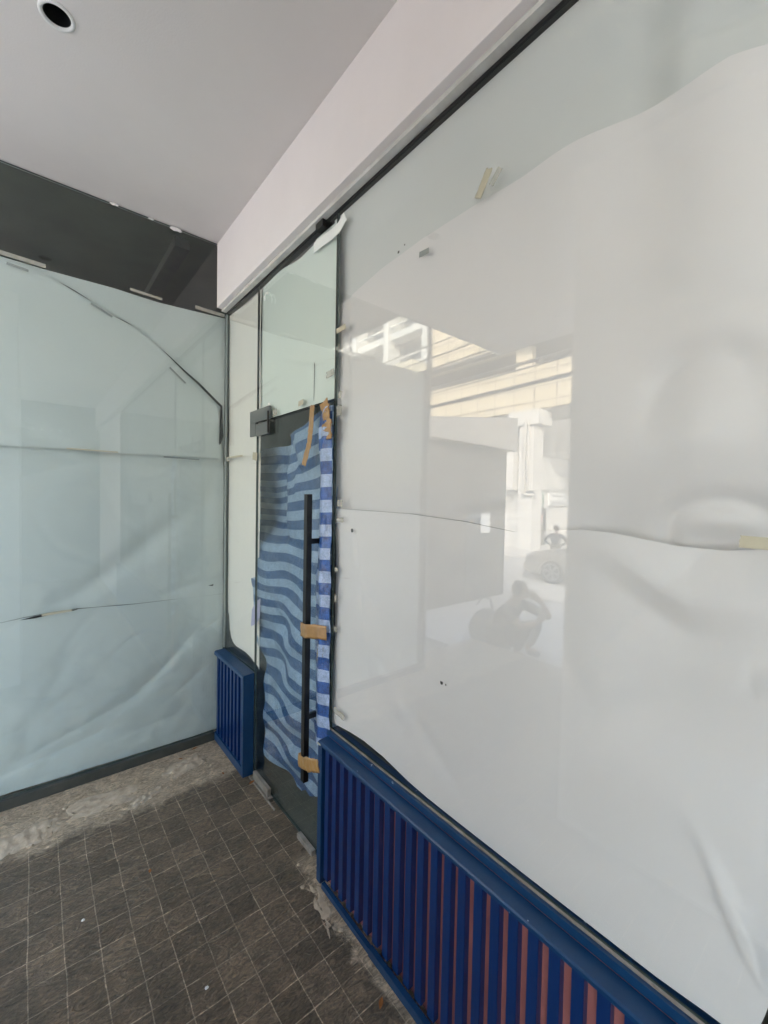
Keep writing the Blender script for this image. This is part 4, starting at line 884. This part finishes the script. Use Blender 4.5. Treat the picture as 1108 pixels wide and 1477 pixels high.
# ---- people (skinned skeletons)
def skinned(name, verts, edges, radii, m, parent, sub=2, root=0):
    me = bpy.data.meshes.new(name); me.from_pydata([tuple(v) for v in verts], edges, []); o = bpy.data.objects.new(name, me); C.objects.link(o)
    o.modifiers.new('skin', 'SKIN'); s = o.modifiers.new('sub', 'SUBSURF'); s.levels = sub; s.render_levels = sub
    if not me.skin_vertices: 
        bpy.context.view_layer.update()
    sv = me.skin_vertices[0].data
    for i, r in enumerate(radii):
        sv[i].radius = (r, r) if not isinstance(r, tuple) else r; sv[i].use_root = (i == root)
    me.materials.append(MT[m])
    if parent: o.parent = parent; o.matrix_parent_inverse = parent.matrix_world.inverted()
    return o
def person(origin, rz, J, label, shirt, cat='person', fingers=True, long_sleeve=False):
    """J: joint name -> local position (x right, y forward, z up)"""
    t = thing('person', origin, label, cat)
    rot = Matrix.Rotation(rz, 4, 'Z'); T = Matrix.Translation(origin) @ rot
    P = {k: T @ Vector(v) for k, v in J.items()}
    vs, es, rs = [], [], []
    def add(p, r, par=None):
        vs.append(p); rs.append(r)
        if par is not None: es.append((par, len(vs) - 1))
        return len(vs) - 1
    pel = add(P['pelvis'], .13); wa = add(P['waist'], .115, pel); ch = add(P['chest'], .13, wa); nk0 = add(P['neck'], .055, ch)
    nk = add(P['neck'].lerp(P['head'], .35), .05, nk0); hd = add(P['head'], .085, nk); top = add(P['crown'], .075, hd)
    fwd = P['nose'] - P['head']; fa = add(P['head'] + fwd * .55, .05, hd); add(P['nose'], .014, fa)
    for s in 'lr':
        sh = add(P['sh' + s], .052, ch); el = add(P['el' + s], .042, sh); wr = add(P['wr' + s], .028, el); ha = add(P['ha' + s], .036, wr)
        d = (P['ha' + s] - P['wr' + s]).normalized(); side = d.orthogonal().normalized()
        if fingers:
            for k in range(4):
                b0 = P['ha' + s] + side * (k - 1.5) * .021 + d * .03; b1 = b0 + d * (.035 - .004 * abs(k - 1.5)) + d.cross(side) * .01; b2 = b1 + d * .025 + d.cross(side) * .02
                a_ = add(b0, .009, ha); c_ = add(b1, .0085, a_); add(b2, .007, c_)
            th = add(P['ha' + s] + side * .045, .010, ha); add(P['ha' + s] + side * .06 + d * .04, .008, th)
        hp = add(P['hip' + s], .085, pel); kn = add(P['kn' + s], .06, hp); an = add(P['an' + s], .04, kn); add(P['to' + s], .035, an)
    skinned('body', vs, es, rs, 'skin', t)
    # shirt
    v = [P['pelvis'], P['waist'], P['chest'], P['neck'] - (P['neck'] - P['chest']) * .15]; e = [(0, 1), (1, 2), (2, 3)]; r = [.150, .14, .155, .075]
    for s in 'lr':
        k = len(v); v += [P['sh' + s], P['el' + s] if long_sleeve else P['sh' + s].lerp(P['el' + s], .75)]; e += [(2, k), (k, k + 1)]; r += [.07, .055]
        if long_sleeve: v.append(P['wr' + s]); e.append((k + 1, k + 2)); r.append(.04)
    skinned('shirt', v, e, r, shirt, t, root=0)
    v = [P['pelvis'] + Vector((0, 0, .0))]; e = []; r = [.142]
    for s in 'lr':
        k = len(v); v += [P['hip' + s], P['kn' + s], P['kn' + s].lerp(P['an' + s], .92)]; e += [(0, k), (k, k + 1), (k + 1, k + 2)]; r += [.098, .074, .055]
    skinned('trousers', v, e, r, 'trouser', t)
    for s in 'lr':
        d = P['to' + s] - P['an' + s]; skinned('shoe', [P['an' + s] + Vector((0, 0, -.03)), P['an' + s].lerp(P['to' + s], .5) + Vector((0, 0, -.015)), P['to' + s] + d * .1], [(0, 1), (1, 2)], [.048, .045, .038], 'shirt', t)
    # hair
    up = (P['crown'] - P['head']).normalized(); back = -fwd.normalized()
    bm = bmesh.new(); bmesh.ops.create_uvsphere(bm, u_segments=20, v_segments=14, radius=1)
    c = P['head'] + up * .035 + back * .022
    for vv in bm.verts:
        q = vv.co.copy(); vv.co = c + q * .094 * (1 + .06 * noise.noise(q * 4))
    bmesh.ops.delete(bm, geom=[vv for vv in bm.verts if (vv.co - P['head']).dot(fwd.normalized()) > .045 and (vv.co - P['head']).dot(up) < .05], context='VERTS')
    link('hair', bm, 'hair', t, smooth=True)
    for k in (-1, 1):
        sd2 = up.cross(fwd.normalized()); bm = bmesh.new(); bmesh.ops.create_uvsphere(bm, u_segments=8, v_segments=6, radius=.01)
        bmesh.ops.translate(bm, verts=bm.verts, vec=P['head'] + fwd.normalized() * .083 + sd2 * .03 * k + up * .01); link('eye', bm, 'hair', t)
    return t
# crouching person on the entrance step, head bowed over a raised hand. local y forward = towards -Y of the world
crouch = dict(pelvis=(0, -.16, .22), waist=(0, -.12, .36), chest=(0, -.02, .54), neck=(0, .04, .67), head=(0, .10, .755), crown=(0, .085, .845), nose=(0, .205, .71),
              shl=(-.17, .02, .58), shr=(.17, .02, .58), ell=(-.20, .24, .40), elr=(.20, .36, .47), wrl=(-.08, .36, .46), wrr=(.10, .30, .66), hal=(-.04, .38, .50), har=(.06, .25, .72),
              hipl=(-.09, -.13, .20), hipr=(.09, -.13, .20), knl=(-.13, .27, .40), knr=(.13, .27, .40), anl=(-.12, .12, .07), anr=(.12, .12, .07), tol=(-.13, .27, .035), tor=(.13, .27, .035))
person((-2.42, 2.90, -.17), R(180), crouch, 'person in dark clothes crouching on the entrance step with head bowed over one hand', 'shirt2')
st_ = thing('low_stool', (-2.42, 3.10, -.17), 'low stool under the crouching person', 'stool')
link('seat', B(-2.55, -2.29, 2.98, 3.22, -.05, -.02, bev=.006), 'trouser', st_)
for a in (-2.53, -2.33):
    for b in (3.0, 3.18): link('leg', B(a, a + .025, b, b + .025, -.17, -.051), 'trouser', st_)
bm = bmesh.new(); bmesh.ops.create_uvsphere(bm, u_segments=28, v_segments=18, radius=1)
for v in bm.verts:
    q = v.co.copy(); q.x = math.copysign(abs(q.x) ** .7, q.x); q.y = math.copysign(abs(q.y) ** .7, q.y)
    v.co = Vector((-2.42 + q.x * .14, 3.37 + q.y * .14, .06 + q.z * .23 * (1 + .05 * noise.noise(q * 3))))
    v.co.y -= .10 * max(0, q.z)
bgm = thing('blue_bag', (-2.42, 3.4, -.17), 'large soft blue grey bag standing behind the crouching person', 'bag')
link('bag_body', bm, 'bag', bgm, smooth=True); link('strap', tube(bmesh.new(), [(-2.42, 3.45, .3), (-2.42, 3.36, .42), (-2.42, 3.24, .42), (-2.42, 3.2, .3)], .012, 8), 'shirt', bgm)
# standing person beyond the car, seen from behind, hands on hips
stand = dict(pelvis=(0, 0, .80), waist=(0, 0, .95), chest=(0, .02, 1.15), neck=(0, .03, 1.30), head=(0, .05, 1.42), crown=(0, .05, 1.50), nose=(0, .16, 1.40),
             shl=(-.18, .02, 1.22), shr=(.18, .02, 1.22), ell=(-.36, -.02, 1.02), elr=(.36, -.02, 1.02), wrl=(-.20, .10, .88), wrr=(.20, .10, .88), hal=(-.15, .14, .86), har=(.15, .14, .86),
             hipl=(-.09, 0, .78), hipr=(.09, 0, .78), knl=(-.11, .02, .42), knr=(.11, .02, .42), anl=(-.11, -.02, .08), anr=(.11, -.02, .08), tol=(-.12, .12, .035), tor=(.12, .12, .035))
person((-11.6, 7.35, -.68), R(75), stand, 'person in a dark shirt standing beyond the silver car with hands on hips', 'shirt', fingers=False, long_sleeve=True)
